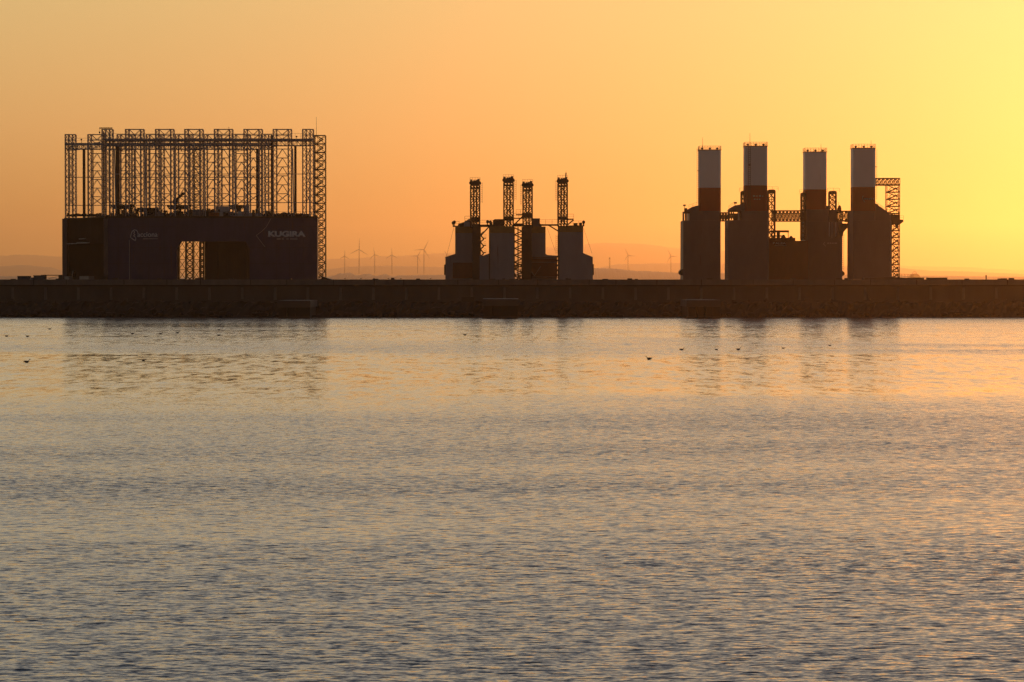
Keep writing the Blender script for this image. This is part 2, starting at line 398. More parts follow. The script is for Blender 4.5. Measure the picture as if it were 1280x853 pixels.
rk.build('rock_bank', 'rock', r)
for pa, pb_ in ((577, 593), (83, 85), (137, 140), (156, 159), (177, 180), (914, 917), (934, 937), (954, 957)):
    MB().box(X(pa, BW), X(pb_, BW), BW - .95, BW - .78, Z(378, BW), Z(371.5, BW) if pb_ - pa > 5 else Z(375.2, BW)).build('dark_recess', 'darkm', r)


rnd = random.Random(21)
for i in range(38):
    xx = rnd.uniform(-112, 112); hh = rnd.uniform(.12, .35)
    MB().box(xx, xx + rnd.uniform(.3, 1.4), BW + 1.2, BW + 1.8, Z(349.6, BW) + .001, Z(349.6, BW) + hh).build('coping_stone', 'quay', r)
for i in range(26):
    xx = -110 + i * 8.9 + rnd.uniform(-2, 2)
    MB().box(xx, xx + rnd.uniform(.08, .2), BW + .20, BW + .248, zc + .02, Z(349.6, BW) - .02).build('cap_joint', 'rock', r)
# landing platforms at the foot of the wall
def landing(pa, pb_, yt, label):
    Y = BW - 26
    o = empty('landing_platform', (X((pa + pb_) / 2, Y), Y, 0), label, 'landing platform', 'concrete landing platforms at the foot of the breakwater')
    MB().box(X(pa, Y), X(pb_, Y), Y, Y + 21, Z(yt + 8.5, Y), Z(yt, Y)).build('slab', 'quay', o)
    Yp = Y
    MB().box(X(pa + 1, Yp), X(pb_ - 1, Yp), Yp - .4, Yp + 1.5, .0, .32).build('fender_beam', 'darkm', o)
    for f in (.16, .42, .66, .88):
        c = X(pa + (pb_ - pa) * f, Y); MB().box(c - .75, c + .75, Y + .1, Y + 4, -1.5, Z(yt + 8.5, Y) - .01).build('pile', 'rock', o)
    m_ = MB().box(X(pa + 2, Y), X(pb_ - 2, Y), Y + 4.2, Y + 20.5, .42, Z(yt + 8.5, Y) - .02); m_.build('dark_core', 'rock', o)
landing(347, 388, 376, 'concrete landing platform below the right end of the blue floating dock')
landing(603, 648, 374, 'concrete landing platform below the grey block under the four lattice towers')
landing(858, 901, 375.3, 'concrete landing platform below the leftmost red and white stack')

# ------------------------------------------------------------------ floating dock with lettering (left)
YF, YB = 640.0, 663.0
dock = empty('floating_dock', (X(240, YF), YF, 0), 'long dark blue floating dock crowned with rows of lattice towers at left', 'floating dock')
def SF(px): return X(px, YF)
def SB(px): return X(px, YB)
zdF = Z(272.5, YF)
# front wing wall with the wide opening
zo = Z(302, YF)
def slab(mb, xa, xb, za, zb_, d=3.0, y=YF): return mb.box(xa, xb, y, y + d, za, zb_)
m_ = MB()
slab(m_, SF(135), SF(221), -2, zo); slab(m_, SF(312), SF(397), -2, zo)
slab(m_, SF(135), SF(397), zo, zdF)
for sgn, xx in ((1, SF(221)), (-1, SF(312))):
    m_.prism([(xx, zo + .002), (xx + sgn * .9, zo + .002), (xx, zo - 1.6)][::sgn], YF + .002, YF + 2.99)
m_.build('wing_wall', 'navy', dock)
for xx in (SF(180), SF(205), SF(330), SF(371), SF(386)):
    pass
sm = MB()
for p in (148, 163, 186, 205, 330, 346, 362, 379):
    sm.box(SF(p), SF(p) + .05, YF - .03, YF - .002, 5, zdF - .3)
for zz in (Z(284, YF), Z(310, YF), Z(330, YF)):
    sm.box(SF(135.5), SF(220), YF - .03, YF - .003, zz, zz + .05); sm.box(SF(313), SF(396.5), YF - .03, YF - .003, zz, zz + .05)
sm.build('plate_seam', 'navy_dark', dock)
m_ = MB(); m_.box(SF(161.6), SF(162.4), YF - .12, YF - .004, 7, Z(300, YF)); m_.build('draught_mark', 'letter_dim', dock)
# rear wing wall, seen through the openings
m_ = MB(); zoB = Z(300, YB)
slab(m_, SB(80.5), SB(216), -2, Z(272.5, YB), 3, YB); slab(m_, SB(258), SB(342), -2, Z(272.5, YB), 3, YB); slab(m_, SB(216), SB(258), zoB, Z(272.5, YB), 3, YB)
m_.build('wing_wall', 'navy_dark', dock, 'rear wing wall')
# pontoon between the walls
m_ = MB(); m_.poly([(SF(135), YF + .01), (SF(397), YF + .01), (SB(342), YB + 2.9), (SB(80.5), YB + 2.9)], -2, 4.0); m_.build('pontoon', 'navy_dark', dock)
# near end: portal between front-left and rear-left corners
xa, ya, xb, yb = SF(131), YF, SB(80.5), YB
def along(f): return (xa + (xb - xa) * f, ya + (yb - ya) * f)
def skew(mb, f0, f1, z0, z1, d=.9):
    (ax, ay), (bx, by) = along(f0), along(f1)
    return mb.poly([(bx, by), (ax, ay), (ax + d, ay + d * .3), (bx + d, by + d * .3)], z0, z1)
MBc = MB()
m_ = MB(); m_.box(SF(130), SF(135), YF - .3, YF + 3, 3, Z(273.5, YF)); m_.box(SF(131.2), SF(132.2), YF - .6, YF - .31, 3, Z(276, YF)); m_.build('corner_fender', 'greybrown', dock)
m_ = MB(); m_.box(SB(81), SB(86.5), YB - 3.5, YB - .01, 3, Z(274, YB)); m_.build('corner_fender', 'greybrown', dock)
m_ = MB(); skew(m_, .02, .96, Z(305, 650), Z(273, 650)); m_.build('portal_beam', 'matt', dock)
m_ = MB(); skew(m_, .36, .62, Z(304.4, 650), Z(303.3, 650), -.6); skew(m_, .68, .92, Z(305.2, 655), Z(304.2, 655), -.6); skew(m_, .45, .60, Z(299, 650), Z(298.4, 650), -.3)
m_.build('pale_edge', 'lgrey', dock)
for f0, f1 in ((.74, .9), (.25, .48)): skew(MB(), f0, f1, Z(351, 650), Z(345.5, 650), -1.2).build('bollard_block', 'grey', dock)
m_ = MB().ell((SF(79.8) , 655, Z(344, 655)), .5, 1.5, 1.1, 8, 6, .1); m_.build('rubber_fender', 'darkm', dock); m_ = MB(); m_.cyl((SF(131), YF - 1, Z(347, YF)), (SF(135), YF - 1, Z(347, YF)), .7); m_.build('rubber_fender', 'darkm', dock)
# deck
m_ = MB(); m_.poly([(SF(131), YF - .15), (SF(397.5), YF - .15), (SB(342), YB + 3.2), (SB(80), YB + 3.2)], zdF, zdF + .35)
m_.build('deck', 'darkm', dock)
zd = zdF + .36
# towers
H = Z(162, YF) - zd; s = YF / F
def tower_mesh(W, lw, D, H, tops, tie0, ntie, tie_bot, wide=True, chord=.19, br=.10):
    mb = MB()
    nl = int(H / 1.25)
    for a, b_ in ((0, lw), (W - lw, W)):
        for x_ in (a, b_):
            for y in (0, D): mb.bar((x_, y, 0), (x_, y, H), chord)
            mb.brace((x_, 0, 0), (x_, 0, H), (x_, D, 0), (x_, D, H), nl, .08, 'Z')
        mb.brace((a, 0, 0), (a, 0, H), (b_, 0, 0), (b_, 0, H), nl, br, 'X', rungs=False)
    for zz in tops:
        for y in (0, D): mb.bar((0, y, zz), (W, y, zz), .16)
        for x_ in (0, W): mb.bar((x_, 0, zz), (x_, D, zz), .14)
    for za, zb_ in zip(tops, tops[1:]):
        for y in (0, D):
            n = 2 if wide else 1
            mb.brace((lw, y, za), (W - lw, y, za), (lw, y, zb_), (W - lw, y, zb_), n, .09, 'Z', rungs=False)
    z0 = tie0; step = (tie0 - tie_bot) / ntie
    for i in range(ntie + 1):
        zz = tie0 - step * i
        for y in (0, D): mb.bar((lw, y, zz), (W - lw, y, zz), .12)
        if i < ntie:
            for y in (0, D):
                if i == ntie - 1 or not wide:
                    mb.bar((lw, y, zz), (W - lw, y, zz - step), .09); mb.bar((W - lw, y, zz), (lw, y, zz - step), .09)
                else:
                    mb.bar((W / 2, y, zz), (lw, y, zz - step), .09); mb.bar((W / 2, y, zz), (W - lw, y, zz - step), .09)
    return mb
tops = [H - 2.15, H - 1.25, H]
wt = tower_mesh(23 * s, 4.3 * s, 1.3, H, tops, H - 24.5 * s, 6, H - 91.5 * s)
nt_ = tower_mesh(13.6 * s, 4.4 * s, 1.3, H, tops, H - 24.5 * s, 6, H - 91.5 * s, wide=False)
def place(mb, name, mat, loc, parent, cache={}):
    key = id(mb)
    if key not in cache:
        o = mb.build(name, mat); cache[key] = (mb, o.data)
        o.parent = parent; o.location = Vector(loc) - Vector(parent.location); return o
    o = bpy.data.objects.new(name, cache[key][1]); col.objects.link(o); o.parent = parent; o.location = Vector(loc) - Vector(parent.location); return o
for p in (157, 194.5, 231, 268, 305, 341.5): place(wt, 'lattice_tower', 'steel', (SF(p), YF + .4, zd), dock)
for p in (127.6, 378.3): place(nt_, 'lattice_tower', 'steel', (SF(p), YF + .4, zd), dock)
for p in (110.3, 147, 183.2, 219.3, 255.2, 291): place(wt, 'lattice_tower', 'steel', (SB(p), YB, zd), dock)
for p in (82, 327): place(nt_, 'lattice_tower', 'steel', (SB(p), YB, zd), dock)
# dark guide rails on the rear of each tower leg
gr = MB()
for p in (89, 114, 148, 166, 184, 203, 221, 240, 257, 276, 293, 311): gr.box(SB(p), SB(p + 1.2), YB + 2.8, YB + 3.2, zd, Z(186, YB))
gr.build('guide_rail', 'brown', dock)
# gantries along both rows
m_ = MB(); m_.box(SF(132), SF(391), YF - .5, YF + .35, Z(176.4, YF), Z(174, YF)); wbF = m_.build('walkway_beam', 'steel', dock)
m_ = MB(); m_.truss(SF(132), SF(391), YF + .2, YF + 2.6, Z(182.3, YF), Z(176.5, YF), .15, .09, 52, 'Z'); m_.build('truss_girder', 'steel', dock)
m_ = MB(); m_.rail((SF(132), YF - .45, Z(173.8, YF)), (SF(391), YF - .45, Z(173.8, YF))); m_.build('railing', 'steel', wbF)
m_ = MB(); m_.box(SB(83), SB(340), YB - .8, YB - .05, Z(182.3, YB), Z(179.3, YB)); wbB = m_.build('walkway_beam', 'steel', dock)
m_ = MB(); m_.truss(SB(83), SB(340), YB - .6, YB + 2.4, Z(186.8, YB), Z(181, YB), .15, .09, 52, 'Z'); m_.build('truss_girder', 'steel', dock)
m_ = MB(); m_.rail((SB(83), YB - .75, Z(179.3, YB)), (SB(340), YB - .75, Z(179.3, YB))); m_.build('railing', 'steel', wbB)
m_ = MB()
for yy in (217.8, 253.5): m_.bar((SF(128), YF + .6, Z(yy, YF)), (SF(397), YF + .6, Z(yy, YF)), .14)
for yy in (222, 257): m_.bar((SB(82), YB + .2, Z(yy, YB)), (SB(340), YB + .2, Z(yy, YB)), .15)
m_.build('tie_bar', 'steel', dock)
# transverse girders joining front and rear rows at the top
for pf, pb_ in ((129, 84), (200, 152), (272, 226), (345, 297)):
    m_ = MB()
    for zz in (Z(180, 650), Z(186, 650)):
        m_.bar((SF(pf), YF + 1, zz), (SB(pb_), YB + 1, zz), .12)
    m_.brace((SF(pf), YF + 1, Z(180, 650)), (SB(pb_), YB + 1, Z(180, 650)), (SF(pf), YF + 1, Z(186, 650)), (SB(pb_), YB + 1, Z(186, 650)), 10, .12, 'Z')
    m_.build('cross_girder', 'steel', dock)
# solid hoist columns and slender pipes
for pa, pb_, yt, Y in ((103.8, 106.8, 187, YB - 1), (144.8, 149.8, 180, YF + 5), (320.3, 325.5, 187, YF + 6), (338.8, 342, 169.5, YF + 1.5), (368, 371, 182.5, YF + 4), (129, 131.3, 166, YF + 3)):
    m_ = MB(); m_.box(X(pa, Y), X(pb_, Y), Y, Y + .7, zd, Z(yt, Y)); m_.build('hoist_column', 'brown', dock)
m_ = MB()
for pa, pb_ in ((143.5, 145), (181.6, 182.8), (218, 219.5), (256, 257), (293, 294.5), (331, 332), (366, 367.5), (388, 387)):
    m_.cyl((SF(pa), YF + .2, Z(186, YF)), (SF(pb_), YF + .2, zd), .13, n=6)
m_.build('grey_pipe', 'lgrey', dock)
# stair scaffold inside the row, stair tower at the right end
m_ = MB(); m_.lattice(X(243, 648), X(251, 648), 648, 649.6, zd, Z(184, 648), .1, .08, 22, 'Z', 'N'); m_.build('stair_scaffold', 'brown', dock)
Y = YF + 6
m_ = MB(); m_.lattice(X(393.5, Y), X(406.8, Y), Y, Y + 2.6, 4, Z(169.5, Y), .16, .11, 19, 'X', 'X')
z0, z1 = 4, Z(169.5, Y); n = 19
for i in range(n + 1):
    zz = z0 + (z1 - z0) * i / n; m_.box(X(393.5, Y), X(406.8, Y), Y, Y + 2.6, zz - .09, zz + .09) if i < n else m_.box(X(393.5, Y), X(406.8, Y), Y, Y + .2, zz - .09, zz + .06)
    if i < n:
        zn = zz + (z1 - z0) / n; A, B = X(395, Y), X(404, Y)
        m_.bar((A, Y + .6, zz), (B, Y + .6, (zz + zn) / 2 ), .22); m_.bar((B, Y + 1.8, (zz + zn) / 2), (A, Y + 1.8, zn), .22)
        for xx in (397, 400, 403): m_.bar((X(xx, Y), Y + .3, zz), (X(xx, Y), Y + .3, zn), .05)
m_.build('stair_tower', 'brown', dock)
m_ = MB(); m_.cyl((X(395.8, YF + 5), YF + 5, Z(169, YF)), (X(395.8, YF + 5), YF + 5, Z(145, YF)), .05, .03, 6); m_.build('whip_antenna', 'grey', dock)
m_ = MB(); m_.cyl((X(286.5, YF + 5), YF + 5, Z(163, YF)), (X(286.5, YF + 5), YF + 5, Z(157.5, YF)), .04, .03, 6); m_.bar((X(285.8, YF + 5), YF + 5, Z(158.5, YF)), (X(287.2, YF + 5), YF + 5, Z(158.5, YF)), .06); m_.build('whip_antenna', 'grey', dock)
# davit with hanging hook on the first tower, signal lamps on the walkways
m_ = MB(); m_.bar((SF(124), YF + 1, Z(160.3, YF)), (SF(140.5), YF + 1, Z(160.3, YF)), .24); m_.bar((SF(124.4), YF + 1, Z(160.3, YF)), (SF(124.4), YF + 1, Z(165, YF)), .06); m_.ell((SF(124.4), YF + 1, Z(165.8, YF)), .18, .18, .28)
m_.build('davit', 'darkm', dock)
for p, q, Y in ((102.3, 174.8, YB), (371, 171.3, YF)):
    m_ = MB(); m_.cyl((X(p, Y), Y, Z(q + 5, Y)), (X(p, Y), Y, Z(q + .5, Y)), .05, n=6); m_.ell((X(p, Y), Y, Z(q, Y)), .2, .2, .2); m_.build('signal_lamp', 'darkm', dock)
# winches and machinery on deck
def dome(px, w, yt, Y=YF + 1.5):
    m_ = MB(); rr = w * s / 2; cz = zd + .25
    h = Z(yt, Y) - cz
    m_.ell((X(px, Y), Y, cz), rr, .9, h, 12, 8); m_.box(X(px - w / 2 - .8, Y), X(px + w / 2 + .8, Y), Y - .8, Y + .8, zd, zd + .5); m_.build('winch', 'darkm', dock)
for a in ((100, 7, 270), (119.5, 9, 269.3), (157, 10, 266.5), (165, 12, 265.5), (188, 12, 267), (233, 10, 267), (355.5, 12, 265.5), (377, 9, 266.7), (336, 10, 267.5), (385.5, 5, 270), (149, 8, 268.5), (214, 10, 268.5)): dome(*a)
m_ = MB(); rnd = random.Random(8)
for i in range(210):
    p = rnd.uniform(84, 395); hh = rnd.uniform(.5, 1.9) if 145 < p < 335 else rnd.uniform(.2, .8); Y = rnd.uniform(YF + .3, YF + 6)
    m_.box(X(p, Y), X(p + rnd.uniform(1, 5), Y), Y, Y + 1, zd, zd + hh)
m_.rail((SF(131), YF, zd), (SF(397), YF, zd), 1.0)
m_.build('deck_fitting', 'darkm', dock)
def box_part(name, mat, x0, x1, y0, y1, Y=YF + .6, D=2.4, label=None):
    return pbox(MB(), x0, x1, y0, y1, Y, D).build(name, mat, dock, label)
for a in ((270, 286, 258, 274), (280.5, 296, 265.5, 273), (297.3, 311.5, 264.5, 274), (311.8, 327, 266.5, 273.5), (305.8, 311.2, 257, 264.5), (241, 254, 262, 270), (194, 205, 266, 273)):
    o = box_part('deck_cabin', 'lgrey' if a[0] > 260 else 'grey', *a)
    if a[0] == 280.5:
        for b_ in ((283, 285), (288, 290), (292, 294)): pbox(MB(), b_[0], b_[1], 267, 269, YF + .5, .08).build('window', 'darkm', o)
    if a[0] == 270: pbox(MB(), 273, 275, 262, 265, YF + .5, .08).build('window', 'darkm', o)
box_part('orange_tank', 'orange', 261, 274, 266, 273, YF + .2, 1.5)
def deck_crane(px0, px1, yb, yt, Y, jib=None, under=None):
    m_ = MB(); pbox(m_, px0, px1, yt, yt + 2.6, Y, 1.4); pbox(m_, px0 + 3, px1 - 4, yt + 2.4, yt + 5.5, Y + .2, 1.0)
    m_.brace((X(px0, Y), Y, Z(yt, Y)), (X(px1, Y), Y, Z(yt, Y)), (X(px0 + 3, Y), Y, Z(yt + 5.5, Y)), (X(px1 - 3, Y), Y, Z(yt + 5.5, Y)), 5, .2, 'Z')
    for p in under or (): pbox(m_, p, p + 3, yt + 4, yb, Y + .3, .8)
    if jib:
        (a, b_), (c, d) = jib; m_.bar((X(a, Y), Y - .3, Z(b_, Y)), (X(c, Y), Y - .3, Z(d, Y)), .5); m_.bar((X(a - 2, Y), Y - .3, Z(b_ + 5, Y)), (X(a, Y), Y - .3, Z(b_, Y)), 1.1); m_.ell((X(c, Y), Y - .3, Z(d, Y)), .35, .3, .35)
    m_.build('deck_crane', 'brown', dock)
deck_crane(139, 169, 273, 256, YF + 2, under=(147, 163))
deck_crane(172, 198, 273, 260, YF + 2, under=(183, 188))
deck_crane(209, 239, 273, 256.5, YF + 2, jib=((221, 250), (229.5, 242.5)), under=(218, 224, 234))
deck_crane(286, 306, 273, 256.5, YF + 6, under=(296,))
# lettering
def text(s_, px0, px1, py0, py1, Y, mat, parent, bold=.03, name='lettering', label=None):
    cu = bpy.data.curves.new(name, 'FONT'); cu.body = s_; cu.extrude = .01; cu.offset = bold; cu.size = 1
    o = bpy.data.objects.new(name, cu); col.objects.link(o)
    bpy.context.view_layer.update(); dg = bpy.context.evaluated_depsgraph_get()
    me = bpy.data.meshes.new_from_object(o.evaluated_get(dg)); bpy.data.objects.remove(o); me.name = name
    xs = [v.co.x for v in me.vertices]; ys = [v.co.y for v in me.vertices]
    a, b_, c, d = min(xs), max(xs), min(ys), max(ys); off = Vector(parent.location)
    for v in me.vertices:
        v.co = Vector((X(px0, Y) + (v.co.x - a) / (b_ - a) * (X(px1, Y) - X(px0, Y)), Y - .05 + v.co.z, Z(py1, Y) + (v.co.y - c) / (d - c) * (Z(py0, Y) - Z(py1, Y)))) - off
    me.materials.clear(); me.materials.append(M[mat]); o = bpy.data.objects.new(name, me); col.objects.link(o); o.parent = parent
    if label: o['label'] = label
    return o
text('KUGIRA', 335.5, 382, 289, 296.3, YF, 'letter', dock, .05)
text('acciona', 172, 197.3, 290.5, 296.4, YF, 'letter', dock, .012)
m_ = MB()
for a, b_ in ((346, 351), (352.5, 355), (358, 361), (362.5, 372)): pbox(m_, a, b_, 298, 299.8, YF - .03, .02)
pbox(m_, 179, 197.5, 298, 299.3, YF - .03, .02)
m_.build('small_lettering', 'letter_dim', dock)
lg = [(163.2, 297), (164.2, 293), (165.5, 289.5), (168, 287.6), (170.5, 288), (172, 289.6), (172.5, 292)]
m_ = MB()
def stroke(mb, pts, t_, Y=YF - .03):
    for (a, b_), (c, d) in zip(pts, pts[1:]): mb.bar((X(a, Y), Y, Z(b_, Y)), (X(c, Y), Y, Z(d, Y)), t_, .03)
stroke(m_, lg, .16); stroke(m_, [(163.2, 297), (165.5, 298.6), (169.5, 301.2), (170, 298), (168.8, 296), (167, 295), (169, 293.6), (167.2, 292), (168.8, 290.3), (167.3, 289.6)], .16)
m_.build('wing_emblem', 'letter', dock)
m_ = MB(); stroke(m_, [(339, 273.5), (333, 284), (328, 289), (320.5, 294.5), (326, 302), (331.5, 309)], .10); m_.build('chevron_line', 'letter_dim', dock)
# concrete block inside the dock, seen through the opening
m_ = MB()
cais = empty('concrete_caisson', (X(285, 646), 646, 4), 'brown concrete caisson inside the blue dock, seen through its wall opening', 'caisson')
m_.box(X(256, 646), X(316, 646), 646, 658, 4.01, Z(297, 646)); m_.build('cell_wall', 'concrete', cais)
m_ = MB()
for p in (272, 283, 294, 305): m_.box(X(p, 646), X(p + 1, 646), 645.9, 645.99, 4.01, Z(303, 646))
m_.box(X(305, 646), X(309, 646), 645.7, 645.99, 6, Z(306, 646)); m_.build('formwork_rib', 'brown', cais)
# lattice gate posts seen through the clear part of the opening
Y = 668; m_ = MB()
zt_ = Z(299, Y)
for pa, pb_ in ((219.5, 223.5), (232.5, 241.5), (250, 255)):
    m_.lattice(X(pa, Y), X(pb_, Y), Y, Y + 1.5, 3, zt_, .34, .14, 10)
for pa, pb_ in ((223.5, 232.5), (241.5, 250)):
    m_.brace((X(pa, Y), Y, 3), (X(pa, Y), Y, zt_), (X(pb_, Y), Y, 3), (X(pb_, Y), Y, zt_), 6, .12, 'X')
m_.build('gate_lattice', 'brown', dock)

# ------------------------------------------------------------------ platform with four lattice towers (middle)
Y1, Y2 = 640.0, 655.0
plat = empty('jacket_platform', (X(648, Y1), Y1, 0), 'grey blocky platform carrying four dark narrow lattice towers in the middle', 'platform')
m_ = MB().box(X(556, Y1), X(741, Y1), Y1 + .6, Y2 + 9, -2, Z(352.5, Y1)); m_.build('pontoon', 'oxide', plat)
def P(px, py, Y): return (X(px, Y), Z(py, Y))
def block(pts, Y, D, mat, name='tower_block', label=None):
    m_ = MB(); m_.prism([P(a, b_, Y) for a, b_ in pts], Y, Y + D); return m_.build(name, mat, plat, label)
zlow = 353
block([(556.7, zlow), (556.7, 321.5), (569, 317.5), (569, 291.5), (598, 291.5), (598, zlow)], Y2, 9, 'block')
block([(569, 291.4), (569, 283.5), (598, 283.5), (598, 291.4)], Y2 + .02, 8.9, 'ochre', 'ochre_band')
block([(599.5, zlow), (599.5, 320), (604, 319.7), (612, 317), (612, 291.5), (642.5, 291.5), (642.5, zlow)], Y1, 9, 'block')
block([(612, 291.4), (612, 283), (642.5, 283), (642.5, 291.4)], Y1 + .02, 8.9, 'ochre', 'ochre_band')
block([(654, zlow), (654, 291.5), (682, 291.5), (682, 317.5), (684, 319), (696, 319.8), (696, zlow)], Y2, 9, 'block')
block([(654, 291.4), (654, 283.5), (682, 283.5), (682, 291.4)], Y2 + .02, 8.9, 'ochre', 'ochre_band')
block([(698, zlow), (698, 290.5), (729, 290.5), (729, 316.5), (741, 321.5), (741, zlow)], Y1, 9, 'block')
block([(698, 290.4), (698, 282.5), (729, 282.5), (729, 290.4)], Y1 + .02, 8.9, 'ochre', 'ochre_band')
block([(566, 348), (566, 328.5), (598, 328.5), (598, 348)], Y2 - .3, .28, 'oxide', 'oxide_panel')
block([(656, 348), (656, 321.5), (696.5, 321.5), (696.5, 348)], Y2 - .4, .38, 'oxide', 'oxide_panel')
m_ = MB(); Y = Y2 - .5
for a, b_, c, d in ((656, 323, 696, 323), (656, 328, 697, 328), (656, 346.5, 697, 346.5), (660, 333, 668, 345), (676, 333, 668, 345), (656, 320.5, 690, 320.5)):
    m_.bar((X(a, Y), Y, Z(b_, Y)), (X(c, Y), Y, Z(d, Y)), .12)
m_.build('panel_bracing', 'block', plat)
block([(555.2, 344), (555.2, 331), (557.3, 331), (557.3, 344)], Y2 + 2, 3, 'darkm', 'side_fender'); block([(741, 344), (741, 330.5), (742.3, 330.5), (742.3, 344)], Y1 + 2, 3, 'darkm', 'side_fender')
# dark leg casings under towers A and C and joints
block([(590.5, zlow), (590.5, 280), (600, 280), (600, zlow)], Y2 - 2.2, 2.0, 'darkm', 'leg_casing')
block([(653, zlow), (653, 281), (664.5, 281), (664.5, zlow)], Y2 - 2.2, 2.0, 'darkm', 'leg_casing')
m_ = MB()
for Y, a in ((Y1, 612), (Y1, 698)): m_.box(X(a - .8, Y), X(a + .6, Y), Y - .2, Y - .002, 5, Z(283, Y))
m_.build('dark_edge', 'darkm', plat)
block([(572, 284), (573, 280), (581, 277.5), (586, 274), (590, 274), (590, 284)], Y2 + 1, 6, 'darkm', 'roof_housing')
block([(580, 283.4), (580, 277.6), (585, 275.5), (591, 275), (591, 283.4)], Y2 - .2, .7, 'lgrey', 'roof_panel')
block([(616, 283), (616, 276), (618.5, 274.2), (630, 274.2), (630, 283)], Y1 + 1, 6, 'darkm', 'roof_housing')
block([(642, 283), (642, 279.5), (654, 279.5), (654, 283)], Y1 + 3, 5, 'darkm', 'roof_housing')
block([(664.5, 283.5), (664.5, 273.2), (674.8, 273.2), (674.8, 279.5), (677, 281), (677, 283.5)], Y2, 5, 'greybrown', 'roof_housing')
# lattice towers
def leg(px0, px1, yt, yb, Y, mast=None):
    a, b_ = X(px0, Y), X(px1, Y); zt, zb = Z(yt + 8, Y), Z(yb, Y); m_ = MB(); D = 2.2
    wv = (b_ - a)
    for f in (.06, .36, .64, .94):
        for y in (0, D): m_.bar((a + wv * f, Y + y, zb), (a + wv * f, Y + y, zt), .30)
    n = int((zt - zb) / 1.0)
    for f0, f1 in ((.06, .36), (.36, .64), (.64, .94)):
        m_.brace((a + wv * f0, Y, zb), (a + wv * f0, Y, zt), (a + wv * f1, Y, zb), (a + wv * f1, Y, zt), n, .17, 'Z')
    m_.brace((a + wv * .06, Y + D, zb), (a + wv * .06, Y + D, zt), (a + wv * .94, Y + D, zb), (a + wv * .94, Y + D, zt), n // 2, .14, 'X')
    for x_ in (a + wv * .06, a + wv * .94): m_.brace((x_, Y, zb), (x_, Y, zt), (x_, Y + D, zb), (x_, Y + D, zt), n // 2, .12, 'Z')
    m_.box(a, b_, Y - .1, Y + D, Z(yt + 12.5, Y), Z(yt + 10.5, Y))
    o = m_.build('lattice_tower', 'brown', plat)
    h = MB(); h.box(a + .2, b_ - .2, Y, Y + D, Z(yt + 8.6, Y), Z(yt + 3.2, Y))
    for f in (.09, .91): h.cyl((a + wv * f, Y + .3, Z(yt + 5, Y)), (a + wv * f, Y + D - .3, Z(yt + 5, Y)), .42)
    for f, dz in ((.12, 1.5), (.4, 2.2), (.62, 2.0), (.82, .6)): h.ell((a + wv * f, Y + 1, Z(yt + dz + 1, Y)), .3, .4, .38, 8, 5)
    h.bar((a + .15, Y + 1, Z(yt + 4, Y)), (a + .15, Y + 1, Z(yt - .3, Y)), .07); h.bar((b_ - .15, Y + 1, Z(yt + 4, Y)), (b_ - .15, Y + 1, Z(yt - 1, Y)), .07); h.rail((a, Y, Z(yt + 3.2, Y)), (b_, Y, Z(yt + 3.2, Y)), .9, n=4)
    if mast: h.bar((b_ - .5, Y + 1, Z(yt + 3, Y)), (b_ - .4, Y + 1, Z(yt - 5.5, Y)), .26); h.bar((b_ - .4, Y + 1, Z(yt - 5.5, Y)), (b_ - .4, Y + 1, Z(yt - 8, Y)), .04)
    h.build('tower_head', 'darkm', plat)
    l_ = MB(); xs = b_ + .35 if px0 < 650 else a - .3
    l_.ladder(xs, Y + 1, Z(yt + 30, Y), Z(yt + 4, Y), .35, .05); l_.build('ladder', 'grey', plat)
leg(587.5, 600.3, 224, 285, Y2 - 1.8); leg(629, 642.3, 220.5, 284, Y1 + .2); leg(653, 666, 226.5, 285, Y2 - 1.8); leg(696.8, 709.8, 221.5, 283, Y1 - .2, mast=True)
def collar(px0, px1, yt, yb, Y):
    m_ = MB(); pbox(m_, px0, px1, yt, yb, Y - .15, 2.5); m_.build('tower_collar', 'darkm', plat)
collar(588, 600, 272, 278, Y2 - 1.8); collar(629.5, 642.5, 271, 276, Y1 + .2); collar(652.5, 665, 266.5, 272, Y2 - 1.8); collar(697.5, 710, 271.5, 275, Y1 - .2)
# zigzag frames
m_ = MB(); Y = Y2 - 2
for i in range(5):
    za, zb = Z(284 + i * 9, Y), Z(284 + (i + 1) * 9, Y)
    xa_, xb_ = X(600, Y), X(604.8, Y)
    if za < Z(322, Y): break
    m_.bar((xa_, Y, za), (xb_, Y, (za + zb) / 2 - .3), .3) if i else m_.bar((X(611, Y), Y, za), (X(601, Y), Y, Z(295, Y)), .28)
    m_.bar((xb_, Y, (za + zb) / 2 - .3), (xa_, Y, zb - .2), .3); m_.bar((xb_, Y, Z(298 + 9 * i, Y)), (X(607.5, Y), Y, Z(298 + 9 * i, Y)), .22)
    m_.rail((X(605, Y), Y, Z(298 + 9 * i, Y)), (X(607.5, Y), Y, Z(298 + 9 * i, Y)), .9, .04)
m_.bar((X(600.5, Y), Y, Z(284, Y)), (X(600.5, Y), Y, 6), .2)
m_.build('zigzag_brace', 'brown', plat)
m_ = MB(); Y = Y1 + 8; rnd = random.Random(5)
for px_ in (642.8, 647.5, 652.6): m_.bar((X(px_, Y), Y, Z(352, Y)), (X(px_, Y), Y, Z(284, Y)), .26)
for i in range(8):
    za, zb = Z(285 + i * 8.6, Y), Z(285 + (i + 1) * 8.6, Y); a, b_ = X(643, Y), X(652.5, Y); c = (a + b_) / 2
    m_.bar((a, Y, za), (b_, Y + .3, (za + zb) / 2), .26); m_.bar((b_, Y, (za + zb) / 2), (a, Y, zb), .26); m_.bar((c, Y, zb), (b_, Y, zb), .2)
for i in range(26):
    p = rnd.uniform(643, 651); q = rnd.uniform(326, 350); pbox(m_, p, p + rnd.uniform(1, 3.5), q, q + rnd.uniform(1, 3), Y + .5, .5)
m_.build('zigzag_brace', 'brown', plat)
m_ = MB(); Y = Y2
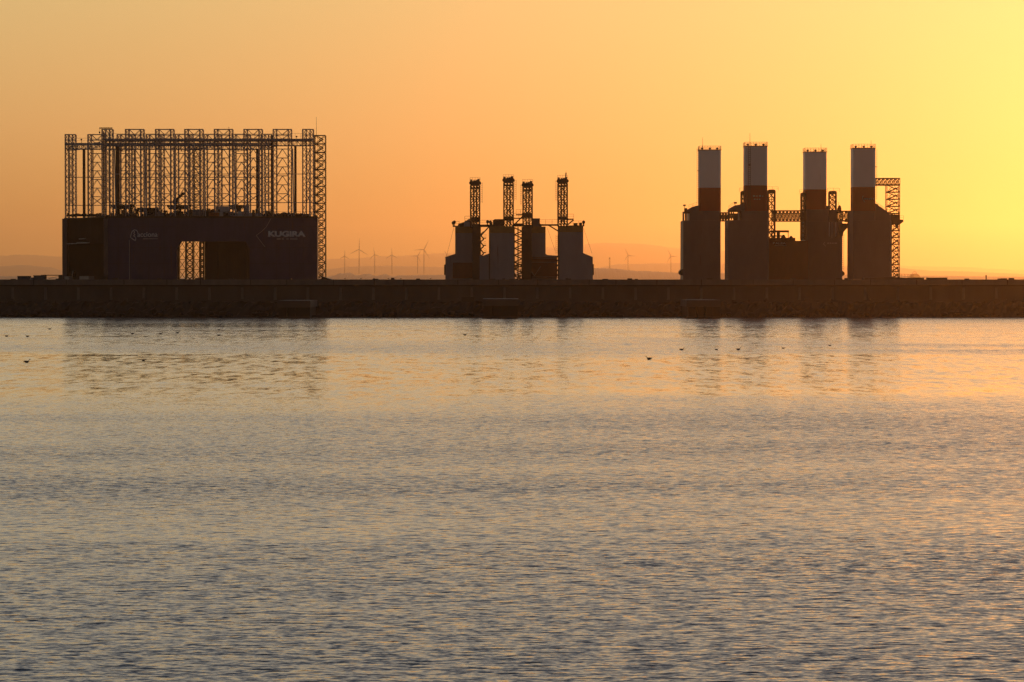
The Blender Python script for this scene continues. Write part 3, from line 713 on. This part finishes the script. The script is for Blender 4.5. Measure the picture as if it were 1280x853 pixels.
for q in (321, 326, 332, 338, 344): m_.bar((X(696, Y), Y, Z(q, Y)), (X(698.5, Y), Y, Z(q, Y)), .45)
m_.build('side_link', 'darkm', plat)
# walkways
Y = Y1 + 4
def walk(a, b_, y, Y, th=2.0, brace=None):
    m_ = MB(); pbox(m_, a, b_, y, y + th, Y, 1.4)
    if brace: m_.bar((X(brace[0], Y), Y + .2, Z(brace[1], Y)), (X(brace[2], Y), Y + .2, Z(brace[3], Y)), .28)
    o = m_.build('walkway', 'brown', plat)
    m_ = MB(); m_.rail((X(a, Y), Y, Z(y, Y)), (X(b_, Y), Y, Z(y, Y)), 1.0, .055); m_.build('railing', 'brown', o)
walk(674, 698, 280.5, Y, 2, (686, 282, 697.5, 289)); walk(600, 617, 281, Y, 3); walk(566, 574, 282.5, Y, 1.4); walk(709, 730.5, 282, Y, 1.2)
walk(645, 656, 268, Y, 1.2, (655, 269, 643, 281)); walk(642, 655, 272.5, Y, 1.2); walk(709, 717, 273.5, Y, 1.6, (717, 275, 710, 281)); walk(581, 589, 276, Y, 1)
Y = Y1 + 2
for a, b_, q in ((717, 722, 279), (724, 727.5, 278.5), (728.5, 730, 278), (612, 615.5, 278)): pbox(MB(), a, b_, q, 282.5, Y, 1.4).build('winch_box', 'darkm', plat)
for a, q in ((566.5, 279), (568, 278), (609.5, 277.5), (613, 278), (729.5, 278)):
    m_ = MB(); m_.bar((X(a, Y), Y, Z(q + .6, Y)), (X(a, Y), Y, Z(283, Y)), .2); m_.ell((X(a, Y), Y, Z(q, Y)), .35, .3, .4); m_.build('floodlight', 'darkm', plat)
m_ = MB()
for a, b_, c, d, Y in ((567.5, 284, 559, 317.5, Y2 - .3), (684, 285, 694, 314, Y2), (729.5, 286, 740, 317, Y1 + 1)):
    m_.bar((X(a, Y), Y, Z(b_, Y)), (X(c, Y), Y, Z(d, Y)), .05)
m_.build('guy_wire', 'darkm', plat)
m_ = MB(); m_.ladder(X(696, Y1 + 1), Y1 + 1, Z(318, Y1), Z(294, Y1), .4, .05); m_.build('ladder', 'grey', plat)

# ------------------------------------------------------------------ dock with four red and white stacks (right)
YR = 640.0
rd = empty('stack_dock', (X(985, YR), YR, 0), 'floating dock with four tall square red and white stacks at right', 'floating dock')
MB().box(X(852, YR), X(1114, YR), YR + .5, YR + 30, -2, 6.4).build('pontoon', 'greybrown', rd)
def rp(name, mat, x0, x1, y0, y1, Y=YR, D=5.0, ch=0, label=None):
    m_ = MB()
    if ch: m_.cbox(X(x0, Y), X(x1, Y), Y, Y + D, Z(y1, Y), Z(y0, Y), ch)
    else: pbox(m_, x0, x1, y0, y1, Y, D)
    return m_.build(name, mat, rd, label)
def stack(x0, x1, yt, yw, yr, ant, antx, Y):
    top = rp('white_stack_top', 'white', x0, x1, yt, yw, Y, 5, .35); rp('red_stack_base', 'red', x0, x1, yw + .02, yr, Y, 5, .35)
    m_ = MB(); a, b_ = X(x0, Y), X(x1, Y); zt = Z(yt, Y)
    m_.box(a - .1, b_ + .1, Y - .1, Y + 5.1, zt, zt + .12)
    for y in (Y, Y + 5): m_.rail((a, y, zt), (b_, y, zt), .95, .05, n=8)
    for x_ in (a, b_): m_.rail((x_, Y, zt), (x_, Y + 5, zt), .95, .05, n=4)
    m_.build('railing', 'brown', top)
    for f in (.14, .5, .84):
        m_ = MB(); cx = a + (b_ - a) * f; m_.cyl((cx, Y + 1.2, zt), (cx, Y + 1.2, zt + .3), .22, .12, 8); m_.ell((cx, Y + 1.2, zt + .42), .3, .3, .24, 8, 6); m_.build('lamp_housing', 'darkm', top)
    m_ = MB(); m_.cyl((X(antx, Y), Y + 1, zt), (X(antx, Y), Y + 1, Z(ant, Y)), .06, .03, 6); m_.build('lightning_rod', 'darkm', top)
C1, C2, C3, C4 = YR + 18, YR, YR + 18, YR
stack(874, 901, 188, 235, 264, 172, 878.3, C1); stack(931, 959, 183.3, 232, 264, 166.5, 937.5, C2); stack(1006, 1033, 190.5, 237, 262, 180, 1026.3, C3); stack(1066, 1094, 185.8, 234, 264, 175.5, 1089, C4)
# lower casings
rp('casing', 'greybrown', 853.8, 900.8, 276, 352, C1, 11, .3)
rp('casing', 'greybrown', 862, 901, 264.1, 275.9, C1, 11, .2)
m_ = MB(); pbox(m_, 853.8, 862, 264.8, 267, C1, 3); pbox(m_, 853.8, 855.2, 267, 276, C1, 3); pbox(m_, 856.8, 858.3, 267, 276, C1, 3); m_.build('portal_frame', 'brown', rd)
m_ = MB(); m_.prism([P(a, b_, C1) for a, b_ in ((858, 264.5), (860, 262), (865, 259), (870, 257.5), (874.2, 257), (874.2, 264.5))], C1 + .5, C1 + 5)
m_.rail((X(861, C1), C1 + .4, Z(261, C1)), (X(871, C1), C1 + .4, Z(257.5, C1)), .8); m_.build('sloped_roof', 'greybrown', rd)
m_ = MB(); m_.bar((X(855.3, C1), C1, Z(265, C1)), (X(855.3, C1), C1, Z(257, C1)), .1); pbox(m_, 853.8, 857, 256, 258, C1, .5); pbox(m_, 855.6, 859, 260.5, 264.8, C1, .8); m_.build('floodlight', 'darkm', rd)
m_ = MB(); m_.poly([(X(850, C1), C1 + 2), (X(854, C1), C1 + 2), (X(854, C1), C1 + 6), (X(850, C1), C1 + 6)], Z(342, C1), Z(339.5, C1)); m_.prism([P(a, b_, C1) for a, b_ in ((854, 336.5), (852, 337), (850, 339.5), (850, 342), (852, 344), (854, 344.5))][::-1], C1 + 1.5, C1 + 6.5); m_.build('side_fender', 'darkm', rd)
rp('casing', 'greybrown', 910.3, 961, 275.5, 352, C2, 11, .3)
rp('casing', 'greybrown', 926.3, 961, 264.1, 275.4, C2, 11, .2)
m_ = MB(); pbox(m_, 910.3, 926.2, 263.3, 265.2, C2, 2); pbox(m_, 910.3, 911.6, 265.2, 275.5, C2, 2); pbox(m_, 924.8, 926.2, 265.2, 275.5, C2, 2); m_.brace((X(911.5, C2), C2 + .5, Z(275, C2)), (X(917, C2), C2 + .5, Z(275, C2)), (X(911.5, C2), C2 + .5, Z(265, C2)), (X(917, C2), C2 + .5, Z(265, C2)), 2, .2); pbox(m_, 917, 922, 267, 275.5, C2 + .4, 1)
m_.build('portal_frame', 'brown', rd)
m_ = MB(); m_.prism([P(a, b_, C2) for a, b_ in ((911, 263.5), (913, 260.5), (919, 257), (931, 254.5), (931, 263.5))], C2 + .5, C2 + 6); m_.rail((X(911, C2), C2 + .4, Z(262, C2)), (X(918, C2), C2 + .4, Z(257, C2)), .8); pbox(m_, 917.5, 921, 252.8, 254.8, C2 + 1, .8); m_.bar((X(919.3, C2), C2 + 1.4, Z(258, C2)), (X(919.3, C2), C2 + 1.4, Z(254.5, C2)), .1); m_.build('sloped_roof', 'greybrown', rd)
# truss towers beside stacks 2 and 3
def slim(px0, px1, yt, yb, Y, cap=True):
    m_ = MB(); a, b_ = X(px0, Y), X(px1, Y); zt, zb = Z(yt, Y), Z(yb, Y)
    m_.lattice(a, b_, Y, Y + 1.6, zb, zt, .26, .13, max(4, int((zt - zb) / (b_ - a) * .9)))
    if b_ - a > 1.2: m_.bar(((a + b_) / 2, Y, zb), ((a + b_) / 2, Y, zt), .16)
    m_.rail((a - .5, Y - .2, zt + .1), (b_ + .7, Y - .2, zt + .1), .9)
    if cap: m_.prism([(a - .1, zt - .4), (b_ + .1, zt - .4), (b_ + .1, zt + .25), (b_ - .25, zt + .4), (a + .25, zt + .4), (a - .1, zt + .25)], Y - .1, Y + 1.7)
    m_.build('truss_tower', 'brown', rd)
slim(926.6, 931, 241, 262, C2 + 2); slim(960.2, 968.5, 239.5, 299, C2 + 3); slim(1001.6, 1006.5, 243, 300, C3 - 3); slim(1036.5, 1045, 241, 265, C3 + 3)
# truss bridges
def bridge(px0, px1, yt, yb, Y, n, extra=False):
    m_ = MB(); m_.truss(X(px0, Y), X(px1, Y), Y, Y + 2, Z(yb, Y), Z(yt, Y), .26, .14, n, 'X')
    if extra:
        zz = Z(yt + 3.2, Y); m_.bar((X(px0, Y), Y, zz), (X(px1, Y), Y, zz), .2); zz = Z(yb - 2, Y); m_.bar((X(px0, Y), Y, zz), (X(px1, Y), Y, zz), .16)
    m_.build('truss_bridge', 'brown', rd)
bridge(900.5, 911, 266.3, 276.3, YR + 12, 3); bridge(966, 1006.5, 263.8, 276.6, YR + 8, 9, True); bridge(1048, 1068, 264.3, 276, YR + 10, 4)
m_ = MB(); Y = YR + 9; m_.prism([P(a, b_, Y) for a, b_ in ((1050, 279.5), (1066, 279.5), (1066, 282), (1058, 286), (1054.5, 290), (1053, 296), (1050, 296))][::-1], Y, Y + 3); m_.bar((X(1053, Y), Y, Z(276.5, Y)), (X(1066, Y), Y, Z(279, Y)), .2); m_.build('curved_bracket', 'brown', rd)
# casing 3
rp('casing', 'greybrown', 1006.5, 1053, 277, 352, C3, 11, .3)
rp('casing', 'greybrown', 1006.5, 1036, 262.1, 276.9, C3, 11, .2)
rp('casing', 'greybrown', 1033.2, 1036.5, 257.5, 262, C3 + 1, 6)
rp('casing', 'greybrown', 1036.2, 1046, 262.5, 276.9, C3 + 1, 6)
m_ = MB(); Y = C3
for a in (1046.5, 1050, 1052.3): m_.bar((X(a, Y), Y, Z(277, Y)), (X(a, Y), Y, Z(264, Y)), .25)
pbox(m_, 1046, 1053, 264, 265.5, Y, 2); pbox(m_, 1047, 1051.5, 260.5, 264.2, Y, 1.5); m_.ell((X(1049, Y), Y, Z(260, Y)), .4, .4, .6); m_.bar((X(1048, Y), Y, Z(260, Y)), (X(1048, Y), Y, Z(253, Y)), .07); m_.bar((X(1049, Y), Y, Z(260, Y)), (X(1050.3, Y), Y, Z(257.5, Y)), .12)
m_.build('mast_head', 'darkm', rd)
rp('pale_conduit', 'lgrey', 1036, 1037, 278, 296, C3 - .2, .19); rp('pale_conduit', 'lgrey', 1044, 1045, 278, 296, C3 - .2, .19); rp('pale_conduit', 'lgrey', 1039.5, 1040.1, 278, 298, C3 - .2, .19)
m_ = MB(); m_.prism([P(a, b_, C3) for a, b_ in ((1052.9, 338), (1056.3, 341), (1056.3, 343.5), (1052.9, 346))], C3 + 1, C3 + 5); m_.build('side_fender', 'darkm', rd)
# low hull between stacks 2 and 3, canopy and humps on it
Y = YR + 6
rp('machinery_deck', 'oxide', 960.5, 1010, 301.3, 352, Y, 14); rp('machinery_deck', 'oxide', 960.5, 994, 297.5, 301.2, Y + .5, 8)
text('BALEA', 966, 982.3, 303, 305.8, Y, 'letter_dim', rd, .04)
rp('small_lettering', 'letter_dim', 968, 983, 307, 307.6, Y - .05, .03)
m_ = MB(); pbox(m_, 963, 986, 288.2, 290.6, Y + 1, 3); 
for a, w_ in ((964, 1.5), (968, 1.2), (971, 3.8), (985, .5)): pbox(m_, a, a + w_, 290.6, 298, Y + 1.2, .6)
pbox(m_, 963, 977, 294.5, 296, Y + 1.4, .5)
m_.build('canopy', 'brown', rd)
m_ = MB()
for c, w_, q in ((980, 8.5, 293.5), (989.5, 7.5, 295)):
    pts = [P(c + w_ * (t_ / 10 - .5), 301.3 - (301.3 - q) * (1 - abs(t_ / 5 - 1) ** 1.7), Y) for t_ in range(11)]; m_.prism(pts, Y + 1, Y + 3)
m_.build('hopper_pile', 'darkm', rd)
# casing 4 and its sloping shoulder
rp('casing', 'greybrown', 1066, 1114, 276, 349.5, C4, 11, .3)
rp('casing', 'greybrown', 1066, 1094, 264.1, 275.9, C4, 11, .2)
m_ = MB(); m_.prism([P(a, b_, C4) for a, b_ in ((1094, 275.9), (1094, 254.5), (1098, 256), (1098.2, 257.5), (1102, 259.5), (1106, 262.5), (1110, 265.5), (1114, 270), (1114, 275.9))][::-1], C4 + .5, C4 + 7)
m_.rail((X(1094, C4), C4 + .4, Z(255, C4)), (X(1108, C4), C4 + .4, Z(264, C4)), .5); m_.build('sloped_roof', 'greybrown', rd)
# text marks on the stacks
m_ = MB()
for a, b_, c, d in ((941, 943.5, 244.3, 246.3), (944.5, 947, 244.8, 246), (948.5, 951, 244.3, 246.2), (952.5, 953.8, 245, 246), (942, 944, 248.6, 250), (945.5, 947, 248.8, 250.2), (948.5, 950, 248.8, 250.2)): pbox(m_, a, b_, c, d, C2 - .03, .02)
m_.build('faded_mark', 'letter_dim', rd)
m_ = MB()
stroke(m_, [(1080.5, 253), (1077.5, 248), (1078.6, 245)], .13, C4 - .03)
for a, b_ in ((1080, 1082), (1082.6, 1085), (1085.5, 1087.5), (1088, 1090), (1091, 1092)): pbox(m_, a, b_, 248, 249.8, C4 - .03, .02)
m_.build('faded_mark', 'letter_dim', rd)
m_ = MB()
for a, b_ in ((1034, 1036), (1037, 1039), (1040, 1042), (1043, 1046)): pbox(m_, a, b_, 303.5, 305.2, C3 - .05, .03)
stroke(m_, [(1031, 303), (1029, 305), (1032, 308)], .12, C3 - .03)
m_.build('faded_mark', 'letter_dim', rd)
# ladders
m_ = MB(); m_.ladder(X(872.3, C1), C1 + 1, Z(255, C1), Z(186, C1), .35, .05); pbox(m_, 871.3, 874, 213.5, 214.3, C1 + .8, .6)
m_.ladder(X(936.5, C2), C2 - .2, Z(262, C2), Z(184, C2), .4, .06); pbox(m_, 935.2, 937.8, 206, 207, C2 - .5, .4)
m_.ladder(X(1095.3, C4), C4 + 1, Z(250, C4), Z(187, C4), .35, .05); pbox(m_, 1094, 1096, 208.5, 209.2, C4 + .8, .6)
m_.ladder(X(909, C2), C2 + 1, Z(349, C2), Z(286, C2), .4, .05); m_.ladder(X(1054.3, C3), C3 + 1, Z(338, C3), Z(293, C3), .35, .05)
m_.build('ladder', 'brown', rd)
# stair tower at the right
def stair(px0, px1, yt, yb, Y, n):
    m_ = MB(); a, b_ = X(px0, Y), X(px1, Y); z0, z1 = Z(yb, Y), Z(yt, Y)
    for x_ in (a, b_):
        for y in (Y, Y + 2.2): m_.bar((x_, y, z0), (x_, y, z1), .16)
    for i in range(n + 1):
        zz = z0 + (z1 - z0) * i / n; m_.box(a, b_, Y, Y + 2.2, zz - .11, zz + .11)
        if i < n:
            zn = zz + (z1 - z0) / n; zm = (zz + zn) / 2
            m_.bar((a + .2, Y + .5, zz), (b_ - .3, Y + .5, zm + .2), .26); m_.bar((b_ - .3, Y + 1.6, zm - .2), (a + .2, Y + 1.6, zn), .2)
            m_.rail((a, Y, zz), (b_, Y, zz), .9, .07, n=4); m_.bar((a + .1, Y, zz), ((a + b_) / 2, Y, zn), .1); m_.bar((b_, Y, zz), ((a + b_) / 2, Y, zn), .1)
    m_.build('stair_tower', 'brown', rd)
stair(1108.3, 1124.2, 231.5, 267, YR + 4, 4); stair(1114.3, 1124.2, 280, 348, YR + 4, 8); stair(1113, 1124.2, 267, 280, YR + 4, 2)
m_ = MB(); m_.truss(X(1094.2, YR + 4), X(1124.5, YR + 4), YR + 4, YR + 6.2, Z(231.7, YR + 4), Z(223.3, YR + 4), .2, .12, 6, 'X'); m_.bar((X(1094.2, YR + 4), YR + 4, Z(231.7, YR + 4)), (X(1124.5, YR + 4), YR + 4, Z(231.7, YR + 4)), .32); m_.build('truss_bridge', 'brown', rd)
m_ = MB(); Y = YR + 3; m_.prism([P(a, b_, Y) for a, b_ in ((1108, 268.5), (1124, 268.5), (1124, 274.5), (1129, 275), (1129, 277.5), (1120, 284), (1119, 281), (1112, 281), (1108, 276))][::-1], Y, Y + .8); m_.rail((X(1122, Y), Y, Z(274.5, Y)), (X(1129, Y), Y, Z(275, Y)), .9); m_.build('bracket_platform', 'brown', rd)

# ------------------------------------------------------------------ small things standing on the breakwater
zt = Z(349.6, BW)
def shed(px0, px1, yt, name, mat, label, cat, group=None):
    Y = BW + 4; o = empty(name, (X((px0 + px1) / 2, Y), Y, zt), label, cat, group)
    m_ = MB(); m_.box(X(px0, Y), X(px1, Y), Y, Y + 2.4, zt, Z(yt, Y)); 
    for k in range(int((px1 - px0) * 1.2)): xx = X(px0, Y) + (k + .5) * (X(px1, Y) - X(px0, Y)) / int((px1 - px0) * 1.2); m_.box(xx - .03, xx + .03, Y - .04, Y - .002, zt + .1, Z(yt, Y) - .1)
    m_.build('body', mat, o); MB().box(X(px0, Y) - .08, X(px1, Y) + .08, Y - .08, Y + 2.48, Z(yt, Y) + .002, Z(yt, Y) + .1).build('roof', 'darkm', o); return o
shed(22, 36.5, 345.8, 'site_container', 'teal', 'blue container on the breakwater, leftmost thing on its top', 'container', 'containers on the breakwater')
shed(42, 55, 345, 'site_container', 'teal', 'blue container on the breakwater touching the dark frame beside the dock', 'container', 'containers on the breakwater')
shed(37.5, 40.5, 347.8, 'equipment_crate', 'lgrey', 'small pale crate on the breakwater between the two blue containers', 'crate')
Y = BW + 5; o = empty('gangway_frame', (X(66, Y), Y, zt), 'low dark portal frame on the breakwater left of the blue dock', 'frame')
m_ = MB(); pbox(m_, 51.5, 78, 343.8, 344.7, Y, 2); m_.build('top_beam', 'darkm', o)
m_ = MB().box(X(54.5, Y), X(56.5, Y), Y, Y + 2, zt, Z(344.7, Y)); m_.build('post', 'darkm', o)
m_ = MB().box(X(73.2, Y), X(78, Y), Y, Y + 2, zt, Z(344.7, Y)); m_.build('post', 'darkm', o)
m_ = MB(); m_.bar((X(60, Y), Y + 1, Z(348.3, Y)), (X(73, Y), Y + 1, Z(345.8, Y)), .08); m_.build('handrail', 'brown', o)
shed(1136, 1155, 347.8, 'low_block', 'quay', 'long low concrete block on the breakwater, right of the stair tower', 'block')
shed(1159.5, 1184, 347.8, 'low_block', 'quay', 'low concrete block alone on the breakwater further right, beside the gap', 'block')
Y = BW + 4; m_ = MB(); m_.prism([(X(1080, Y), zt), (X(1136, Y), zt), (X(1136, Y), Z(347.9, Y)), (X(1116, Y), Z(346.4, Y)), (X(1080, Y), Z(347.8, Y))], Y, Y + 3)
tag(m_.build('ramp', 'quay'), 'low sloping concrete ramp under the tall stair tower on the breakwater', 'ramp')
m_ = MB(); m_.rail((X(1124, Y), Y + 1, Z(347, Y)), (X(1142, Y), Y + 1, Z(347.9, Y)), .75, .05, 10); tag(m_.build('safety_railing', 'brown'), 'thin safety railing on the ramp right of the stair tower', 'railing')
o = empty('marker_post', (X(1232.5, Y), Y, zt), 'short dark post standing alone at the right end of the breakwater', 'post')
MB().cyl((X(1232.5, Y), Y, zt), (X(1232.5, Y), Y, Z(345.8, Y)), .13).build('pole', 'darkm', o); MB().ell((X(1232.5, Y), Y, Z(345, Y)), .16, .16, .2).build('lamp', 'darkm', o)
m_ = MB(); m_.prism([(X(400, Y), zt), (X(414, Y), zt), (X(409, Y), Z(348.2, Y)), (X(404, Y), Z(346.2, Y)), (X(401, Y), Z(345.5, Y))], Y + 3, Y + 6); tag(m_.build('rubble_heap', 'rock'), 'dark heap of rubble at the foot of the blue dock stair tower', 'heap')

# ------------------------------------------------------------------ gulls
def gull(px, py_, label, Y, zb, L_, face=1, sit=True, group='gulls afloat on the calm water', pale=False):
    x = X(px, Y); o = empty('gull', (x, Y, zb), label, 'gull', group); k = L_ / .42 * face
    m_ = MB(); q = abs(k)
    def rings(pts, n=8):
        b = len(m_.v)
        for (cx, cz, rx) in pts:
            for i in range(n):
                a = 2 * math.pi * i / n; m_.v.append(Vector((x + cx * k, Y + math.cos(a) * rx * q, zb + (cz + math.sin(a) * rx * .85) * q)))
        for j in range(len(pts) - 1):
            for i in range(n): m_.f.append([b + j * n + i, b + j * n + (i + 1) % n, b + (j + 1) * n + (i + 1) % n, b + (j + 1) * n + i])
        m_.f.append([b + i for i in range(n)]); m_.f.append([b + (len(pts) - 1) * n + i for i in range(n)][::-1])
    base = .05 if sit else .15
    rings([(-.24, base + .06, .008), (-.15, base + .04, .04), (-.05, base + .02, .075), (.05, base + .02, .08), (.11, base + .06, .055), (.135, base + .12, .034), (.15, base + .165, .036), (.175, base + .185, .034), (.20, base + .18, .015)])
    m_.build('body', 'feather' if not pale else 'featherw', o)
    b_ = MB(); b_.cyl((x + .20 * k, Y, zb + (base + .175) * q), (x + .25 * k, Y, zb + (base + .16) * q), .012 * q, .004 * q, 6); b_.build('bill', 'bill', o)
    for sy in (-1, 1):
        b_ = MB(); b_.ell((x - .06 * k, Y + sy * .065 * q, zb + (base + .05) * q), .15 * q, .02 * q, .045 * q, 10, 6); b_.build('wing', 'darkm', o)
        if not sit:
            b_ = MB(); b_.cyl((x + .01 * k, Y + sy * .03 * q, zb), (x + .01 * k, Y + sy * .03 * q, zb + base * q), .008 * q, n=6); b_.build('leg', 'bill', o)
def wy(py): return CAMH * F / (py - HOR)
W = [(8.5, 421, 'gull afloat furthest left, a little below the breakwater', 1), (34, 421.3, 'gull afloat second from left in the upper row of birds', -1), (62.3, 412, 'small gull afloat alone close under the left part of the breakwater', 1),
     (33.5, 453.5, 'largest gull afloat at far left, nearest the viewer on that side', 1), (179.5, 451.5, 'round looking near gull afloat alone below the upper row, left of the dock middle', 1),
     (165, 418, 'gull afloat in front of the dock, left one of the close trio', -1), (201, 418, 'gull afloat in front of the dock, middle one of the trio', 1), (222, 416.8, 'gull afloat in front of the dock, right one of the trio', 1),
     (274, 413.2, 'tiny gull afloat, the further of two in line below the dock', 1), (273.2, 419.8, 'gull afloat, the nearer of two in line below the dock', -1), (581.5, 419.5, 'gull afloat alone below the left grey block with lattice towers', 1),
     (811, 449.5, 'near gull afloat with raised head between the two right platforms', -1), (852.5, 438, 'gull afloat just left of the first stack reflection', 1), (895.8, 437.7, 'gull afloat sitting upright in the first stack reflection', 1),
     (923.3, 437.7, 'gull afloat between the first and second stack reflections', 1), (979, 436, 'tiny gull afloat between the second and third stack reflections', -1), (1037, 432.5, 'rightmost gull afloat, beside the third stack reflection', -1)]
for i, (px, py, lb_, f) in enumerate(W):
    big = .62 if py > 440 else .56
    if px in (179.5, 895.8, 979, 1037): big = .42
    gull(px, py, lb_, wy(py), -.03, big, f)
T = [(431.3, 'gull standing on the breakwater, leftmost between dock and lattice towers', 1), (451.3, 'gull standing on the breakwater, second from the dock', 1), (467.4, 'gull standing on the breakwater, third from the dock', -1), (485.5, 'gull standing on the breakwater, fourth from the dock', 1),
     (501, 'gull standing on the breakwater, fifth from the dock', -1), (538.4, 'gull standing on the breakwater, last before the grey block', 1)]
for px, lb_, f in T: gull(px, 349, lb_, BW + 2, zt, .42, f, False, 'gulls standing on the breakwater')
